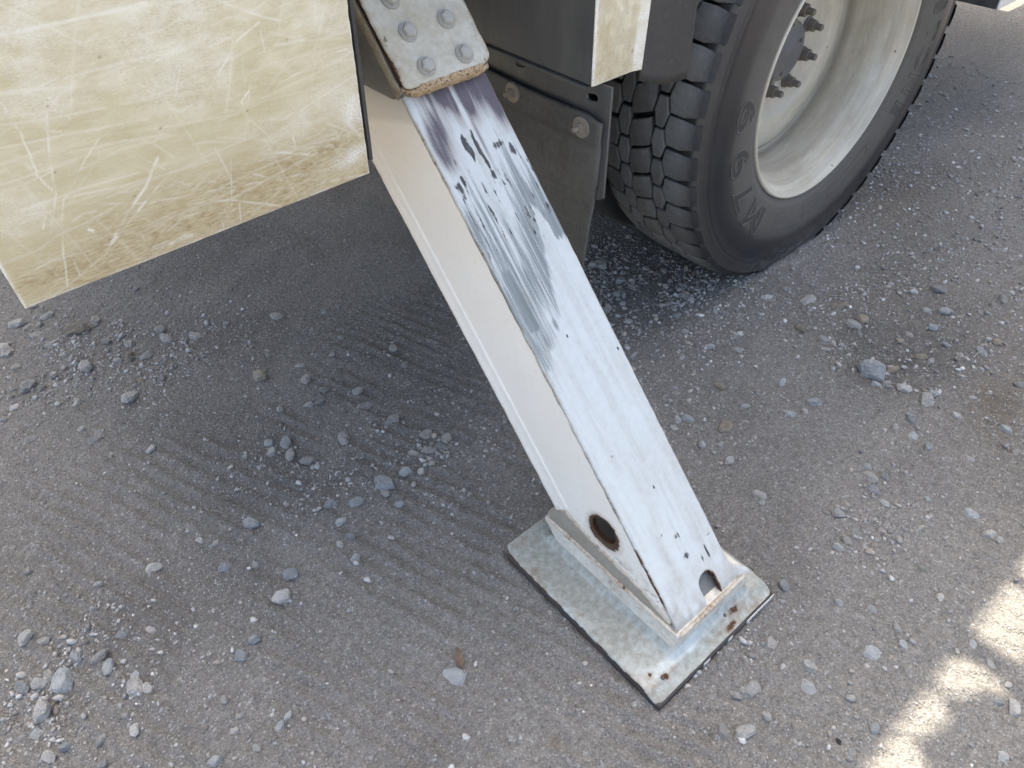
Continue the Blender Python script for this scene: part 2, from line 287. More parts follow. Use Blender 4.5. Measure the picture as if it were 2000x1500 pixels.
# measured layouts (metres on the ground / on the panel)
STONES = [
 (0.059,1.755,0.0486,'b'), (0.107,1.767,0.0356,'n'), (0.019,1.872,0.0324,'n'), (-0.093,1.785,0.0403,'n'), (-0.003,1.742,0.0307,'n'),
 (0.042,1.701,0.0259,'n'), (0.123,1.576,0.0288,'b'), (0.157,1.557,0.0310,'n'), (0.138,1.627,0.0294,'n'), (0.032,1.601,0.0332,'n'),
 (0.216,1.585,0.0332,'n'), (0.216,1.624,0.0253,'n'), (-0.089,1.622,0.0352,'n'), (-0.130,1.582,0.0264,'p'), (0.074,1.439,0.0388,'p'),
 (0.326,1.313,0.0358,'b'), (0.401,1.234,0.0292,'n'), (0.413,1.173,0.0213,'n'), (0.365,1.155,0.0211,'n'), (0.387,1.148,0.0196,'n'),
 (0.465,1.113,0.0224,'n'), (0.454,1.070,0.0330,'n'), (0.475,0.989,0.0280,'n'), (0.308,1.181,0.0197,'p'), (0.369,1.013,0.0298,'n'),
 (0.454,0.882,0.0242,'n'), (0.503,0.903,0.0292,'n'), (0.529,0.871,0.0258,'n'), (0.506,0.863,0.0224,'n'), (0.484,0.866,0.0255,'n'),
 (0.438,0.834,0.0175,'p'), (0.414,0.853,0.0238,'u'), (0.367,0.859,0.0385,'u'), (0.357,0.838,0.0215,'n'), (0.362,0.799,0.0212,'u'),
 (0.303,0.858,0.0258,'u'), (0.262,0.890,0.0235,'u'), (0.257,0.839,0.0212,'u'), (0.273,1.088,0.0337,'u'), (0.246,1.111,0.0238,'u'),
 (0.264,1.051,0.0232,'n'), (0.239,1.084,0.0235,'n'), (0.282,1.013,0.0249,'n'), (0.191,1.105,0.0135,'p'), (0.051,1.260,0.0201,'p'),
 (-0.030,1.366,0.0225,'n'), (-0.017,1.378,0.0264,'n'), (-0.017,1.302,0.0146,'n'), (-0.130,1.463,0.0235,'n'), (-0.067,1.602,0.0183,'n'),
 (-0.039,1.418,0.0192,'n'), (-0.023,1.502,0.0239,'n'), (0.125,0.951,0.0283,'u'), (0.037,0.978,0.0158,'p'), (0.056,0.951,0.0138,'n'),
 (0.091,0.862,0.0169,'n'), (0.047,0.892,0.0195,'u'), (0.131,0.799,0.0265,'u'), (0.096,0.770,0.0337,'p'), (-0.051,0.975,0.0266,'p'),
 (-0.228,1.123,0.0150,'n'), (-0.139,1.006,0.0161,'n'), (-0.101,0.865,0.0193,'n'), (-0.141,0.889,0.0196,'u'), (0.024,0.730,0.0200,'u'),
 (-0.004,0.716,0.0227,'u'), (-0.265,0.984,0.0226,'n'), (-0.248,0.964,0.0223,'n'), (-0.212,0.896,0.0247,'u'), (-0.182,0.869,0.0232,'n'),
 (-0.209,0.879,0.0196,'n'), (-0.177,0.842,0.0253,'u'), (-0.255,0.892,0.0236,'n'), (-0.242,0.868,0.0429,'u'), (-0.270,0.886,0.0235,'p'),
 (-0.294,0.900,0.0250,'u'), (-0.156,0.780,0.0305,'n'), (-0.142,0.766,0.0221,'p'), (-0.151,0.800,0.0236,'u'), (-0.056,0.668,0.0139,'p'),
 (-0.279,0.838,0.0292,'p'), (-0.180,0.716,0.0195,'p'), (-0.183,0.746,0.0104,'n'), (-0.299,0.812,0.0211,'u'), (-0.225,0.735,0.0185,'n'),
 (-0.269,0.760,0.0177,'u'), (-0.292,0.760,0.0236,'p'), (-0.337,0.813,0.0109,'p'), (-0.232,0.694,0.0143,'n'), (-0.106,0.593,0.0190,'u'),
 (-0.009,0.577,0.0161,'u'), (0.008,0.579,0.0135,'u'), (-0.051,0.569,0.0150,'p'), (-0.065,0.615,0.0120,'n'), (-0.048,0.629,0.0110,'n'),
 (0.020,0.580,0.0135,'n'), (0.237,0.462,0.0348,'u'), (0.229,0.797,0.0149,'n'), (0.252,0.798,0.0179,'u'), (0.234,0.752,0.0175,'u'),
 (0.349,1.545,0.0165,'p'), (0.458,1.486,0.0285,'n'), (0.557,1.422,0.0177,'n'), (0.536,1.305,0.0153,'p'), (0.607,1.184,0.0222,'n'),
 (0.595,1.116,0.0201,'n'), (0.489,1.268,0.0150,'n'), (0.412,1.283,0.0209,'n'), (0.275,1.549,0.0328,'n'), (0.375,1.371,0.0154,'n'),
 (0.265,0.951,0.0095,'p'), (-0.046,1.889,0.0335,'n'), (-0.029,1.858,0.0276,'n'), (-0.023,1.813,0.0307,'n'), (0.009,1.686,0.0223,'n'),
 (0.097,1.585,0.0214,'n'), (0.099,1.664,0.0222,'n'), (0.017,1.656,0.0204,'n'), (-0.090,1.717,0.0226,'n'), (-0.094,1.823,0.0327,'n'),
 (-0.033,1.624,0.0201,'n'), (0.113,1.479,0.0189,'b'), (0.154,1.456,0.0157,'n'), (1.425,0.714,0.0227,'p'), (1.485,0.702,0.0232,'n'),
 (1.490,0.640,0.0358,'n'), (1.523,0.579,0.0282,'b'), (1.541,0.563,0.0180,'b'), (1.525,0.512,0.0305,'b'), (1.489,0.514,0.0301,'n'),
 (1.474,0.487,0.0174,'n'), (1.381,0.590,0.0292,'b'), (1.384,0.527,0.0289,'p'), (1.394,0.508,0.0217,'n'), (1.389,0.486,0.0144,'p'),
 (1.362,0.506,0.0143,'n'), (1.711,0.482,0.0218,'p'), (1.767,0.447,0.0333,'n'), (1.664,0.423,0.0239,'p'), (1.691,0.391,0.0268,'u'),
 (1.614,0.434,0.0157,'n'), (1.849,0.319,0.0311,'n'), (1.806,0.325,0.0195,'n'), (1.756,0.336,0.0191,'n'), (1.705,0.359,0.0134,'n'),
 (1.616,0.382,0.0234,'u'), (1.552,0.407,0.0203,'n'), (1.522,0.411,0.0201,'b'), (1.380,0.401,0.0544,'u'), (1.424,0.372,0.0216,'b'),
 (1.350,0.371,0.0209,'u'), (1.373,0.358,0.0188,'n'), (1.362,0.348,0.0163,'n'), (1.375,0.322,0.0281,'p'), (1.372,0.271,0.0349,'p'),
 (1.397,0.272,0.0212,'u'), (1.413,0.281,0.0142,'u'), (1.577,0.330,0.0204,'u'), (1.502,0.350,0.0272,'b'), (1.499,0.326,0.0173,'p'),
 (1.616,0.268,0.0309,'u'), (1.567,0.291,0.0177,'n'), (1.675,0.257,0.0184,'b'), (1.193,0.511,0.0245,'u'), (1.076,0.591,0.0216,'b'),
 (1.168,0.766,0.0139,'u'), (1.168,0.690,0.0183,'u'), (1.208,0.640,0.0230,'n'), (1.091,0.710,0.0134,'n'), (0.934,0.591,0.0205,'u'),
 (0.951,0.577,0.0246,'u'), (0.988,0.508,0.0308,'b'), (1.003,0.515,0.0083,'p'), (0.911,0.580,0.0162,'n'), (0.920,0.446,0.0217,'p'),
 (0.942,0.486,0.0160,'u'), (0.913,0.509,0.0179,'u'), (1.122,0.444,0.0235,'u'), (1.190,0.429,0.0307,'u'), (1.153,0.425,0.0151,'n'),
 (1.072,0.518,0.0170,'u'), (1.379,0.209,0.0186,'p'), (1.307,0.273,0.0158,'u'), (1.291,0.264,0.0180,'u'), (1.249,0.275,0.0177,'p'),
 (1.254,0.239,0.0199,'u'), (1.278,0.136,0.0199,'p'), (1.114,0.257,0.0187,'u'), (1.094,0.240,0.0268,'n'), (1.113,0.221,0.0207,'u'),
 (1.071,0.219,0.0265,'u'), (1.055,0.211,0.0121,'n'), (1.057,0.189,0.0182,'u'), (0.897,0.357,0.0231,'n'), (0.886,0.343,0.0134,'u'),
 (1.127,0.140,0.0124,'u'), (0.967,0.232,0.0234,'p'), (1.011,0.161,0.0197,'n'), (0.995,0.159,0.0137,'n'), (1.007,0.150,0.0138,'p'),
 (1.000,0.129,0.0157,'n'), (0.904,0.193,0.0170,'u'), (0.929,0.190,0.0191,'n'), (0.848,0.242,0.0093,'p'), (1.154,0.071,0.0293,'u'),
 (1.131,0.028,0.0228,'p'), (1.133,0.011,0.0145,'n'), (1.248,0.203,0.0176,'u'), (1.413,0.124,0.0235,'u'), (1.367,0.084,0.0184,'n'),
 (1.457,0.209,0.0168,'p'), (1.572,0.162,0.0201,'n'), (0.946,0.025,0.0158,'p'), (0.764,0.212,0.0195,'u'), (0.807,0.132,0.0138,'u'),
 (0.838,0.089,0.0139,'u'), (0.827,0.090,0.0139,'n'), (0.838,0.044,0.0139,'p'), (0.819,0.023,0.0158,'u'), (0.769,0.049,0.0329,'u'),
 (0.663,0.164,0.0224,'p'), (0.649,0.171,0.0104,'u'), (0.643,0.129,0.0129,'p'), (0.673,0.103,0.0231,'n'), (0.644,0.086,0.0240,'u'),
 (0.575,0.139,0.0289,'p'), (0.551,0.149,0.0161,'n'), (0.678,0.032,0.0142,'p'), (0.558,0.099,0.0136,'n'), (0.515,0.107,0.0282,'n'),
 (0.490,0.130,0.0175,'n'), (0.611,-0.012,0.0153,'p'), (0.622,-0.016,0.0091,'n'), (0.599,-0.014,0.0090,'n'), (0.665,-0.016,0.0167,'u'),
 (0.611,0.008,0.0102,'d'), (0.850,-0.138,0.0249,'p'), (0.880,-0.116,0.0122,'p'), (0.843,-0.118,0.0140,'u'), (0.770,-0.158,0.0156,'u'),
 (0.808,-0.083,0.0110,'p'), (0.893,-0.085,0.0143,'n'), (0.904,-0.051,0.0155,'u'), (0.874,-0.039,0.0089,'p'), (0.976,0.073,0.0160,'g'),
 (1.222,1.103,0.0254,'n'), (1.206,1.083,0.0251,'n'), (1.193,1.104,0.0223,'n'), (1.196,1.008,0.0245,'u'), (1.213,0.978,0.0163,'n'),
 (1.288,0.999,0.0196,'n'), (1.313,0.960,0.0224,'n'), (1.264,0.911,0.0163,'n'), (1.312,0.924,0.0138,'n'), (1.363,0.927,0.0169,'b'),
 (1.363,0.899,0.0196,'b'), (1.290,0.919,0.0137,'p'), (1.301,0.883,0.0191,'n'), (1.270,0.853,0.0215,'u'), (1.270,0.835,0.0160,'n'),
 (1.212,0.841,0.0157,'n'), (1.159,0.854,0.0142,'p'), (1.196,0.820,0.0182,'u'), (1.221,0.800,0.0130,'n'), (1.354,0.805,0.0123,'n'),
 (1.295,0.749,0.0159,'u'), (1.284,0.767,0.0159,'u'), (1.325,0.732,0.0133,'p'), (1.409,0.767,0.0111,'n'), (1.148,0.972,0.0186,'u'),
 (1.159,0.959,0.0159,'u'), (1.133,0.938,0.0183,'u'), (1.124,0.923,0.0130,'p'), (1.094,0.950,0.0233,'n'), (1.097,0.877,0.0153,'n'),
 (1.116,0.881,0.0115,'p'), (1.319,1.128,0.0175,'n'), (1.285,1.142,0.0145,'n'), (1.265,1.167,0.0203,'n'), (1.325,1.150,0.0118,'n'),
 (1.366,1.134,0.0148,'n')]
SCRATCHES = [
(0.00301,.7,[(0.0900,0.9263),(0.1298,0.9251),(0.1708,0.9249),(0.2182,0.9249)]),
(0.001,.8,[(0.2871,0.9133),(0.3163,0.8950),(0.3555,0.8762)]),
(0.00134,.8,[(0.3239,0.8839),(0.2952,0.8726),(0.2751,0.8540),(0.2571,0.8389)]),
(0.001,.7,[(0.4209,0.8330),(0.3985,0.8338),(0.3631,0.8240),(0.3297,0.8189)]),
(0.00201,1,[(0.2927,0.8198),(0.2814,0.8114),(0.2818,0.7920),(0.2943,0.7770)]),
(0.00067,.6,[(0.2943,0.7770),(0.3102,0.7472)]),
(0.001,.7,[(0.1000,0.8645),(0.0812,0.8137),(0.0716,0.7784)]),
(0.001,.8,[(0.0685,0.8447),(0.0650,0.8016),(0.0699,0.7837)]),
(0.001,.6,[(0.1310,0.8190),(0.1092,0.8016),(0.0918,0.7848),(0.0750,0.7699),(0.0614,0.7435)]),
(0.00301,.8,[(0.1765,0.7817),(0.1544,0.7564),(0.1254,0.7347),(0.0926,0.7037)]),
(0.001,.9,[(0.1732,0.7569),(0.1334,0.7314),(0.0992,0.7088)]),
(0.00201,.9,[(0.0891,0.8422),(0.0902,0.8383),(0.1010,0.8342)]),
(0.00067,.5,[(0.0759,0.7719),(0.1375,0.7653),(0.2055,0.7603)]),
(0.00067,.5,[(0.0794,0.7657),(0.1497,0.7379),(0.3034,0.7115),(0.3681,0.6993)]),
(0.001,.8,[(0.1894,0.7208),(0.2341,0.7086),(0.2939,0.6763)]),
(0.00134,.6,[(0.2292,0.8616),(0.2168,0.8392)]),
(0.00134,.8,[(0.3304,0.7550),(0.3308,0.7403)]),
(0.00134,.9,[(0.1291,0.7174),(0.1313,0.7015)]),
(0.00134,.7,[(0.2247,0.6998),(0.2274,0.6873)]),
(0.00084,.7,[(0.0687,0.7603),(0.0519,0.7168),(0.0387,0.6739)]),
(0.00134,.5,[(0.0066,0.7090),(0.0401,0.7143),(0.0709,0.7108),(0.0973,0.7097)]),
(0.00468,.7,[(0.1313,0.6890),(0.1541,0.6844),(0.1794,0.6847)]),
(0.00301,.7,[(0.3039,0.7441),(0.3448,0.7273)]),
(0.00201,.6,[(0.0716,0.7784),(0.0517,0.7451)]),
(0.00134,.8,[(0.0548,0.7635),(0.0466,0.7498)]),
(0.00335,.5,[(0.3710,0.8556),(0.3352,0.8575)]),
(0.00067,.5,[(0.0276,0.7954),(0.0786,0.8012)]),
(0.00067,.4,[(0.1318,0.8210),(0.1948,0.8098),(0.2444,0.8036),(0.2874,0.7976)]),
(0.00067,.5,[(0.0470,0.8362),(0.1015,0.8308),(0.1818,0.8229)]),
(0.00084,.6,[(0.2503,0.7521),(0.2357,0.7010)]),
(0.00067,.6,[(0.2448,0.7002),(0.2402,0.6762)]),
(0.00067,.5,[(0.3225,0.8747),(0.3219,0.8553)]),
(0.00067,.4,[(0.2752,0.7743),(0.2958,0.8259)]),
(0.001,.7,[(0.2722,0.7284),(0.3027,0.7089)]),
(0.00468,.5,[(0.0563,0.8245),(0.0626,0.8092)]),
(0.00067,.5,[(0.0654,0.8747),(0.0673,0.8481)]),
(0.00335,.4,[(0.2028,0.9007),(0.2116,0.8907)]),
(0.00335,.5,[(0.3650,0.7868),(0.3788,0.7725)]),
(0.00535,.6,[(0.4033,0.7491),(0.4175,0.7280)]),
(0.00301,1,[(0.0844,0.7324),(0.0877,0.7297)]),
(0.00067,.35,[(0.1633,0.8628),(0.1796,0.8727),(0.1942,0.8890)]),
(0.00067,.35,[(0.2206,0.8805),(0.2149,0.8527)]),
(0.00067,.4,[(0.1514,0.8009),(0.1662,0.7816),(0.1793,0.7672)]),
(0.0005,.35,[(0.1397,0.7933),(0.1984,0.7398)]),
(0.001,.6,[(0.2187,0.6852),(0.2178,0.6740)]),
(0.00067,.6,[(0.0570,0.7038),(0.0567,0.6875)]),
(0.0005,.4,[(0.1157,0.7387),(0.1083,0.6910)]),
(0.00067,.4,[(0.1041,0.8673),(0.1132,0.8441)]),
(0.00167,.4,[(0.3237,0.6537),(0.4067,0.6734)]),
(0.00268,.5,[(0.3469,0.6867),(0.4215,0.6740)])]

# ================================================================== ground
WX, WZ, WR = 1.626, 0.495, 0.5205         # wheel centre (x, z) and tread radius
YS = 0.800                                # side of the truck
def ground_h(x, y):
    h = .006 * (fbm(x * 5, y * 5, 3, 11) - .5) + .0045 * (fbm(x * 26, y * 26, 3, 12) - .5) + .0026 * (fbm(x * 90, y * 90, 2, 13) - .5)
    w = x * .93 + y * .36 + .034 * (fbm(x * 4, y * 4, 3, 14) - .5); l = -x * .36 + y * .93
    rid = np.sin(w * 2 * np.pi / .033); rid = np.where(rid > 0, rid, rid * .5)
    msk = sstep(.80, .45, x - .15 * y) * sstep(1.50, 1.15, y) * sstep(.34, .54, fbm(x * 13, y * 4.5, 3, 15))
    h = h + .0056 * rid * msk
    # shallow wheel rut along the truck, right of the leg
    w3 = np.sin((x * .9 + y * .45) * 2 * np.pi / .034 + 4 * fbm(x * 5, y * 5, 2, 17)); h = h + .0020 * w3 * sstep(.45, .6, fbm(x * 4, y * 4, 2, 19)) * sstep(.9, .4, y)
    w2 = np.sin((x * .25 + y) * 2 * np.pi / .045 + 3 * fbm(x * 3, y * 3, 2, 16))
    h = h + .0012 * w2 * sstep(1.2, 1.8, x)
    # scraped hollow round the big stone and at the dark soil
    h = h - .012 * blob(x, y, 1.42, .40, .10, .06, .4)
    # gravel banks
    h = h + .010 * blob(x, y, .0, 1.72, .35, .22) + .006 * blob(x, y, .47, .92, .16, .12) + .006 * blob(x, y, 1.2, 1.0, .25, .2)
    # level under the foot and pushed-up dirt at its edges
    fx = np.maximum(np.abs(x - .59) - .148, 0); fy = np.maximum(np.abs(y - .396) - .182, 0); d = np.hypot(fx, fy)
    h = h * sstep(-.02, .05, d) + .011 * np.exp(-((d - .009) / .011) ** 2) * (fbm(x * 55, y * 55, 3, 18))
    # dirt squeezed up beside the tyre
    h = h + .012 * np.exp(-(((x - WX) / .20) ** 2 + ((y - .92) / .17) ** 2))
    return h
def axis(lo, a, b, hi, d, mid=None):
    core = np.arange(a, b, d); out = [core]
    k = d; p = b; R = []
    while p < hi:
        R.append(p); k = min(k * (1.05 if k < .03 else 1.16), 6); p += k
    k = d; p = a; L = []
    while p > lo:
        k = min(k * (1.05 if k < .03 else 1.16), 6); p -= k; L.append(p)
    return np.concatenate([L[::-1], core, R, [hi + 5]])
gx = axis(-60, -.42, 1.75, 60, .0056); gy = axis(-60, -.26, 1.75, 60, .0056)
GX, GY = np.meshgrid(gx, gy)
near = sstep(9, 4, np.hypot(GX - 1, GY - 1))
GH = ground_h(GX, GY) * near
soil_shade = np.clip(.75 * blob(GX, GY, 1.42, .42, .17, .10, .5) + .75 * blob(GX, GY, 2.18, .80, .24, .10, -.35) + .35 * blob(GX, GY, 1.95, .60, .2, .1)  # dark soil patches, plus painted shade under the truck and by the tyre
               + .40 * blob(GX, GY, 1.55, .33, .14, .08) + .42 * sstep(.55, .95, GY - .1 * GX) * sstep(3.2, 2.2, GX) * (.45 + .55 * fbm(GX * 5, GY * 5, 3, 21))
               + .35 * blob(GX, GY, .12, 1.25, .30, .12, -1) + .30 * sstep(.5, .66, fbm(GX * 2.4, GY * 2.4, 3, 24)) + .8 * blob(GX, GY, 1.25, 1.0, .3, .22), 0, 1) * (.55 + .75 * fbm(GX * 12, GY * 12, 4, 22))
brown = np.clip(.9 * blob(GX, GY, 1.47, .165, .09, .05, .2) + .30 * fbm(GX * 3, GY * 3, 3, 23) * sstep(.9, 1.3, GX - GY) + .5 * blob(GX, GY, .33, .37, .03) * 0
                + .35 * blob(GX, GY, 1.62, .52, .18, .1) + .7 * blob(GX, GY, .292, .283, .012) + .6 * blob(GX, GY, 2.1, .75, .25, .12), 0, 1)
GROUND = obj('ground', grid_mesh('ground', np.stack([GX, GY, GH], -1), None, {'soil_shade': np.clip(soil_shade, 0, 1), 'brown': brown}), mat_ground(), kind='structure')

# ---- stones
def rock_mesh(name, seed, flat):
    """a chipped angular stone: a lump cut by a few planes"""
    r = random.Random(seed); bm = bmesh.new(); bmesh.ops.create_icosphere(bm, subdivisions=1, radius=.62)
    for v in bm.verts: v.co *= r.uniform(.88, 1.1)
    pl = [(Vector((r.uniform(-.25, .25), r.uniform(-.25, .25), 1)).normalized(), r.uniform(.30, .42))]
    for k in range(7):
        a = 2 * math.pi * (k + r.uniform(-.35, .35)) / 7; pl.append((Vector((math.cos(a), math.sin(a), r.uniform(-.15, .75))).normalized(), r.uniform(.36, .50)))
    for n, d in pl:
        g = bm.verts[:] + bm.edges[:] + bm.faces[:]
        bmesh.ops.bisect_plane(bm, geom=g, plane_co=n * d, plane_no=n, clear_outer=True)
        be = [e for e in bm.edges if len(e.link_faces) == 1]
        if be: bmesh.ops.contextual_create(bm, geom=be)
    bmesh.ops.remove_doubles(bm, verts=bm.verts, dist=.02)
    bmesh.ops.dissolve_limit(bm, angle_limit=math.radians(9), verts=bm.verts, edges=bm.edges)
    es = [e for e in bm.edges if len(e.link_faces) == 2 and e.calc_face_angle(0) > .35]
    bmesh.ops.bevel(bm, geom=es, offset=.022, offset_type='OFFSET', segments=1, affect='EDGES', clamp_overlap=True)
    for v in bm.verts: v.co = Vector((v.co.x * 1.12 + r.uniform(-.006, .006), v.co.y * .82 + r.uniform(-.006, .006), v.co.z * flat))
    me = bm_mesh(name, bm)
    return me
SM = {'n': mat_stone('grey_stone', (.41, .40, .38), (.61, .60, .575)), 'u': mat_stone('blue_grey_stone', (.42, .445, .455), (.60, .625, .635)),
      'p': mat_stone('pale_stone', (.52, .51, .485), (.70, .69, .66)), 'b': mat_stone('brown_stone', (.36, .315, .255), (.52, .465, .38)),
      'd': mat_stone('dark_stone', (.045, .044, .048), (.08, .078, .08)), 'g': mat_stone('green_grey_stone', (.27, .30, .25), (.40, .43, .37))}
ROCK = {k: [rock_mesh('stone_' + k, 100 * i + j, (.55, .7, .5, .62, .8, .45)[j]) for j in range(6)] for i, k in enumerate(SM)}
for k in SM:
    for me in ROCK[k]: me.materials.append(SM[k])
NAMED = {
 148: ('largest blue-grey stone, half sunk in a hollow of dark soil ahead of the truck wheel', .8),
 73: ('flat blue-grey stone, the widest in the pebble patch at the lower left', .8),
 96: ('flat square slate-grey stone lying against the dry brown leaf', .5),
 32: ('long oval blue-grey stone just below the pile of pebbles left of the white leg', .8),
 58: ('pale diamond-shaped stone lying just below a square blue-grey stone', .7),
 57: ('square blue-grey stone just above a pale diamond-shaped stone', .8),
 0: ('biggest brown stone of the gravel bank below the corner of the yellowed panel', .9),
 14: ('pale pointed stone lying alone on the dirt below the middle of the yellowed panel', .9),
 15: ('light brown rounded stone by itself between the yellowed panel and the white leg', .9),
 24: ('rounded grey stone standing alone left of the pebble pile beside the white leg', .9),
 26: ('grey stone with flat top crowning the pebble pile left of the white leg', .9),
 27: ('oval grey stone at the right end of the pebble pile by the white leg', .9),
 80: ('roundest pale stone near the lower left corner, below the widest blue-grey stone', .9),
 81: ('small whitish stone on bare dirt right of the roundest pale stone', 1.0),
 171: ('tan angular stone lying close to the right edge of the white leg', .9),
 154: ('pale rounded stone with a blunt end, right of the big blue-grey stone', .9),
 153: ('pale angular stone between the big blue-grey stone and the blunt pale stone', .9),
 225: ('white-flecked stone pressed into the dirt off the lower corner of the foot plate', .35),
 220: ('pale oval stone pressed into the dirt beside the outer edge of the foot plate', .5),
 236: ('whitish cube-like stone in the shade past the round sunlit patch', 1.0),
 196: ('pale squarish stone alone on the dirt above the foot plate, towards the big stone', .9),
 219: ('smooth blue-grey flagstone pressed level with the dirt halfway to the sunlit patches', .3),
}
def seat(i, s, x, y, w, k):
    me = ROCK[k][s % 6]; r = random.Random(i * 13 + 5)
    o = bpy.data.objects.new('stone', me)
    e = NAMED[i][1] if i in NAMED else r.choice((.45, .55, .65, .75, .9))
    sz = w * r.uniform(.98, 1.15); hz = sz * r.uniform(.8, 1.0)
    o.scale = (sz, sz * r.uniform(.85, 1.0), hz)
    o.rotation_euler = (r.uniform(-.25, .25), r.uniform(-.25, .25), r.uniform(0, 6.28))
    g = float(ground_h(np.array([x]), np.array([y]))[0])
    half = .5 * (.55, .7, .5, .62, .8, .45)[s % 6] * hz * .8
    o.location = (x, y, g + half * (2 * e - 1))
    if i in NAMED:
        link(o, None, NAMED[i][0], 'stone', 'loose stones on the dirt')
    else:
        link(o, GROUND)
    return o
for i, (x, y, w, k) in enumerate(STONES):
    seat(i, rnd.randrange(6), x, y, w, k)

# ---- fine gravel: tens of thousands of real chips in one mesh
def gravel():
    rg = np.random.RandomState(5)
    N = 300000
    x = rg.uniform(-.45, 3.3, N); y = rg.uniform(-.28, 2.7, N)
    dens = .20 + .45 * fbm(x * 3, y * 3, 3, 31) ** 2
    cl = [(.03, 1.68, .26, .17, 1.0), (.22, 1.5, .22, .10, .7), (.49, .89, .13, .08, 1.0), (.45, .82, .12, .07, .7), (.34, .93, .16, .07, .45), (-.22, .90, .13, .10, .8), (-.27, .84, .10, .14, .7),
          (1.62, .58, .22, .10, .55), (1.60, .30, .18, .07, .6), (1.40, .41, .10, .08, .6), (1.22, 1.0, .22, .22, 1.2), (1.32, .88, .2, .1, .9), (1.0, .98, .14, .2, 1.0), (.12, .72, .12, .06, .35),
          (.16, 1.03, .20, .10, .35), (.55, .20, .14, .05, .25), (.99, .16, .12, .08, .5), (.78, .10, .2, .08, .3), (.9, .55, .3, .12, .3), (1.2, .65, .2, .12, .4)]
    near_c = np.zeros(N)
    for cx, cy, rx, ry, a in cl: near_c += a * blob(x, y, cx, cy, rx, ry, -.3)
    near_c *= .22 + .85 * sstep(.3, .65, fbm(x * 14, y * 14, 3, 32))
    dens = dens + near_c
    ok = (rg.uniform(0, 1, N) < dens * .50) & ~((np.abs(x - .59) < .152) & (np.abs(y - .396) < .186))
    x, y, near_c = x[ok], y[ok], near_c[ok]; N = len(x)
    s = np.exp(rg.normal(0, .55, N)) * (.00130 + .0011 * np.clip(near_c, 0, 1) + .0010 * sstep(1.2, 2.2, x)); s = np.clip(s, .0006, .0072)
    t = (1 + 5 ** .5) / 2
    ico = np.array([(-1, t, 0), (1, t, 0), (-1, -t, 0), (1, -t, 0), (0, -1, t), (0, 1, t), (0, -1, -t), (0, 1, -t), (t, 0, -1), (t, 0, 1), (-t, 0, -1), (-t, 0, 1)], float) / 1.9
    fc = np.array([(0, 11, 5), (0, 5, 1), (0, 1, 7), (0, 7, 10), (0, 10, 11), (1, 5, 9), (5, 11, 4), (11, 10, 2), (10, 7, 6), (7, 1, 8), (3, 9, 4), (3, 4, 2), (3, 2, 6), (3, 6, 8), (3, 8, 9), (4, 9, 5), (2, 4, 11), (6, 2, 10), (8, 6, 7), (9, 8, 1)])
    V = ico[None] * (1 + rg.uniform(-.32, .32, (N, 12, 1))) * np.stack([rg.uniform(.8, 1.5, N), rg.uniform(.7, 1.05, N), rg.uniform(.45, .85, N)], -1)[:, None] * s[:, None, None]
    a = rg.uniform(0, 6.283, N); ca, sa = np.cos(a)[:, None], np.sin(a)[:, None]; tl = rg.uniform(-.5, .5, (N, 1))
    X = V[..., 0] * ca - V[..., 1] * sa; Y = V[..., 0] * sa + V[..., 1] * ca; Z = V[..., 2] + tl * X
    z0 = ground_h(x, y) + s * rg.uniform(-.15, .40, N)
    P = np.stack([X + x[:, None], Y + y[:, None], Z + z0[:, None]], -1).reshape(-1, 3)
    F = (fc[None] + (np.arange(N) * 12)[:, None, None]).reshape(-1)
    me = bpy.data.meshes.new('gravel'); me.vertices.add(len(P)); me.vertices.foreach_set('co', P.astype(np.float32).ravel())
    me.loops.add(len(F)); me.loops.foreach_set('vertex_index', F.astype(np.int32)); nf = len(F) // 3
    me.polygons.add(nf); me.polygons.foreach_set('loop_start', (np.arange(nf) * 3).astype(np.int32)); me.update(calc_edges=True)
    tint = np.clip(rg.normal(.40, .19, N), 0, 1); tint = np.where(rg.uniform(0, 1, N) < .022, .95, tint); tint = tint * (1 - .62 * sstep(.70, 1.0, y) * sstep(.6, 1.0, x) * sstep(2.0, 1.6, x) - .25 * sstep(1.2, 1.8, y))  # tint drops near the tyre: shade painted into the chip colour
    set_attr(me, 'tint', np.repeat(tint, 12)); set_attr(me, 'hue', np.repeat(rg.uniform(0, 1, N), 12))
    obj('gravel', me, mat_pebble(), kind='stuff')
gravel()

# ================================================================== outrigger
T = np.array([0, .6820, .7313]); NN = np.array([0, -.7313, .6820]); LP = np.array([0, .248, .078]); XL, XR = .5235, .6640
def leg_pt(x, t, o): 
    p = LP + T * t + NN * o
    return Vector((x, p[1], p[2]))
def leg_grid(xs, ts):
    X, TT = np.meshgrid(xs, ts)
    return X, TT
OUT = empty('outrigger', (.607, .42, 0), 'scuffed white outrigger leg reaching down from its bolted sleeve to a rusty foot plate', 'outrigger')
m_face = mat_worn_paint('worn_white_paint', (.585, .62, .615), metal_col=(.17, .185, .185), dirt_col=(.40, .385, .345), grime=.22)
m_sleeve_top = mat_worn_paint('grimy_grey_paint', (.575, .57, .505), dirt_col=(.41, .37, .27), grime=.8, rough=.55)
m_plate = mat_worn_paint('weathered_plate_paint', (.56, .61, .60), dirt_col=(.265, .268, .228), grime=.55, rough=.5, streak=(120, 120))
m_dark = mat_paint_obj('black_paint', (.03, .03, .032), (.10, .09, .075), .5, rough=.55)
m_steel = mat_paint_obj('dark_steel', (.045, .042, .042), (.11, .085, .065), .6, .25, rough=.6)

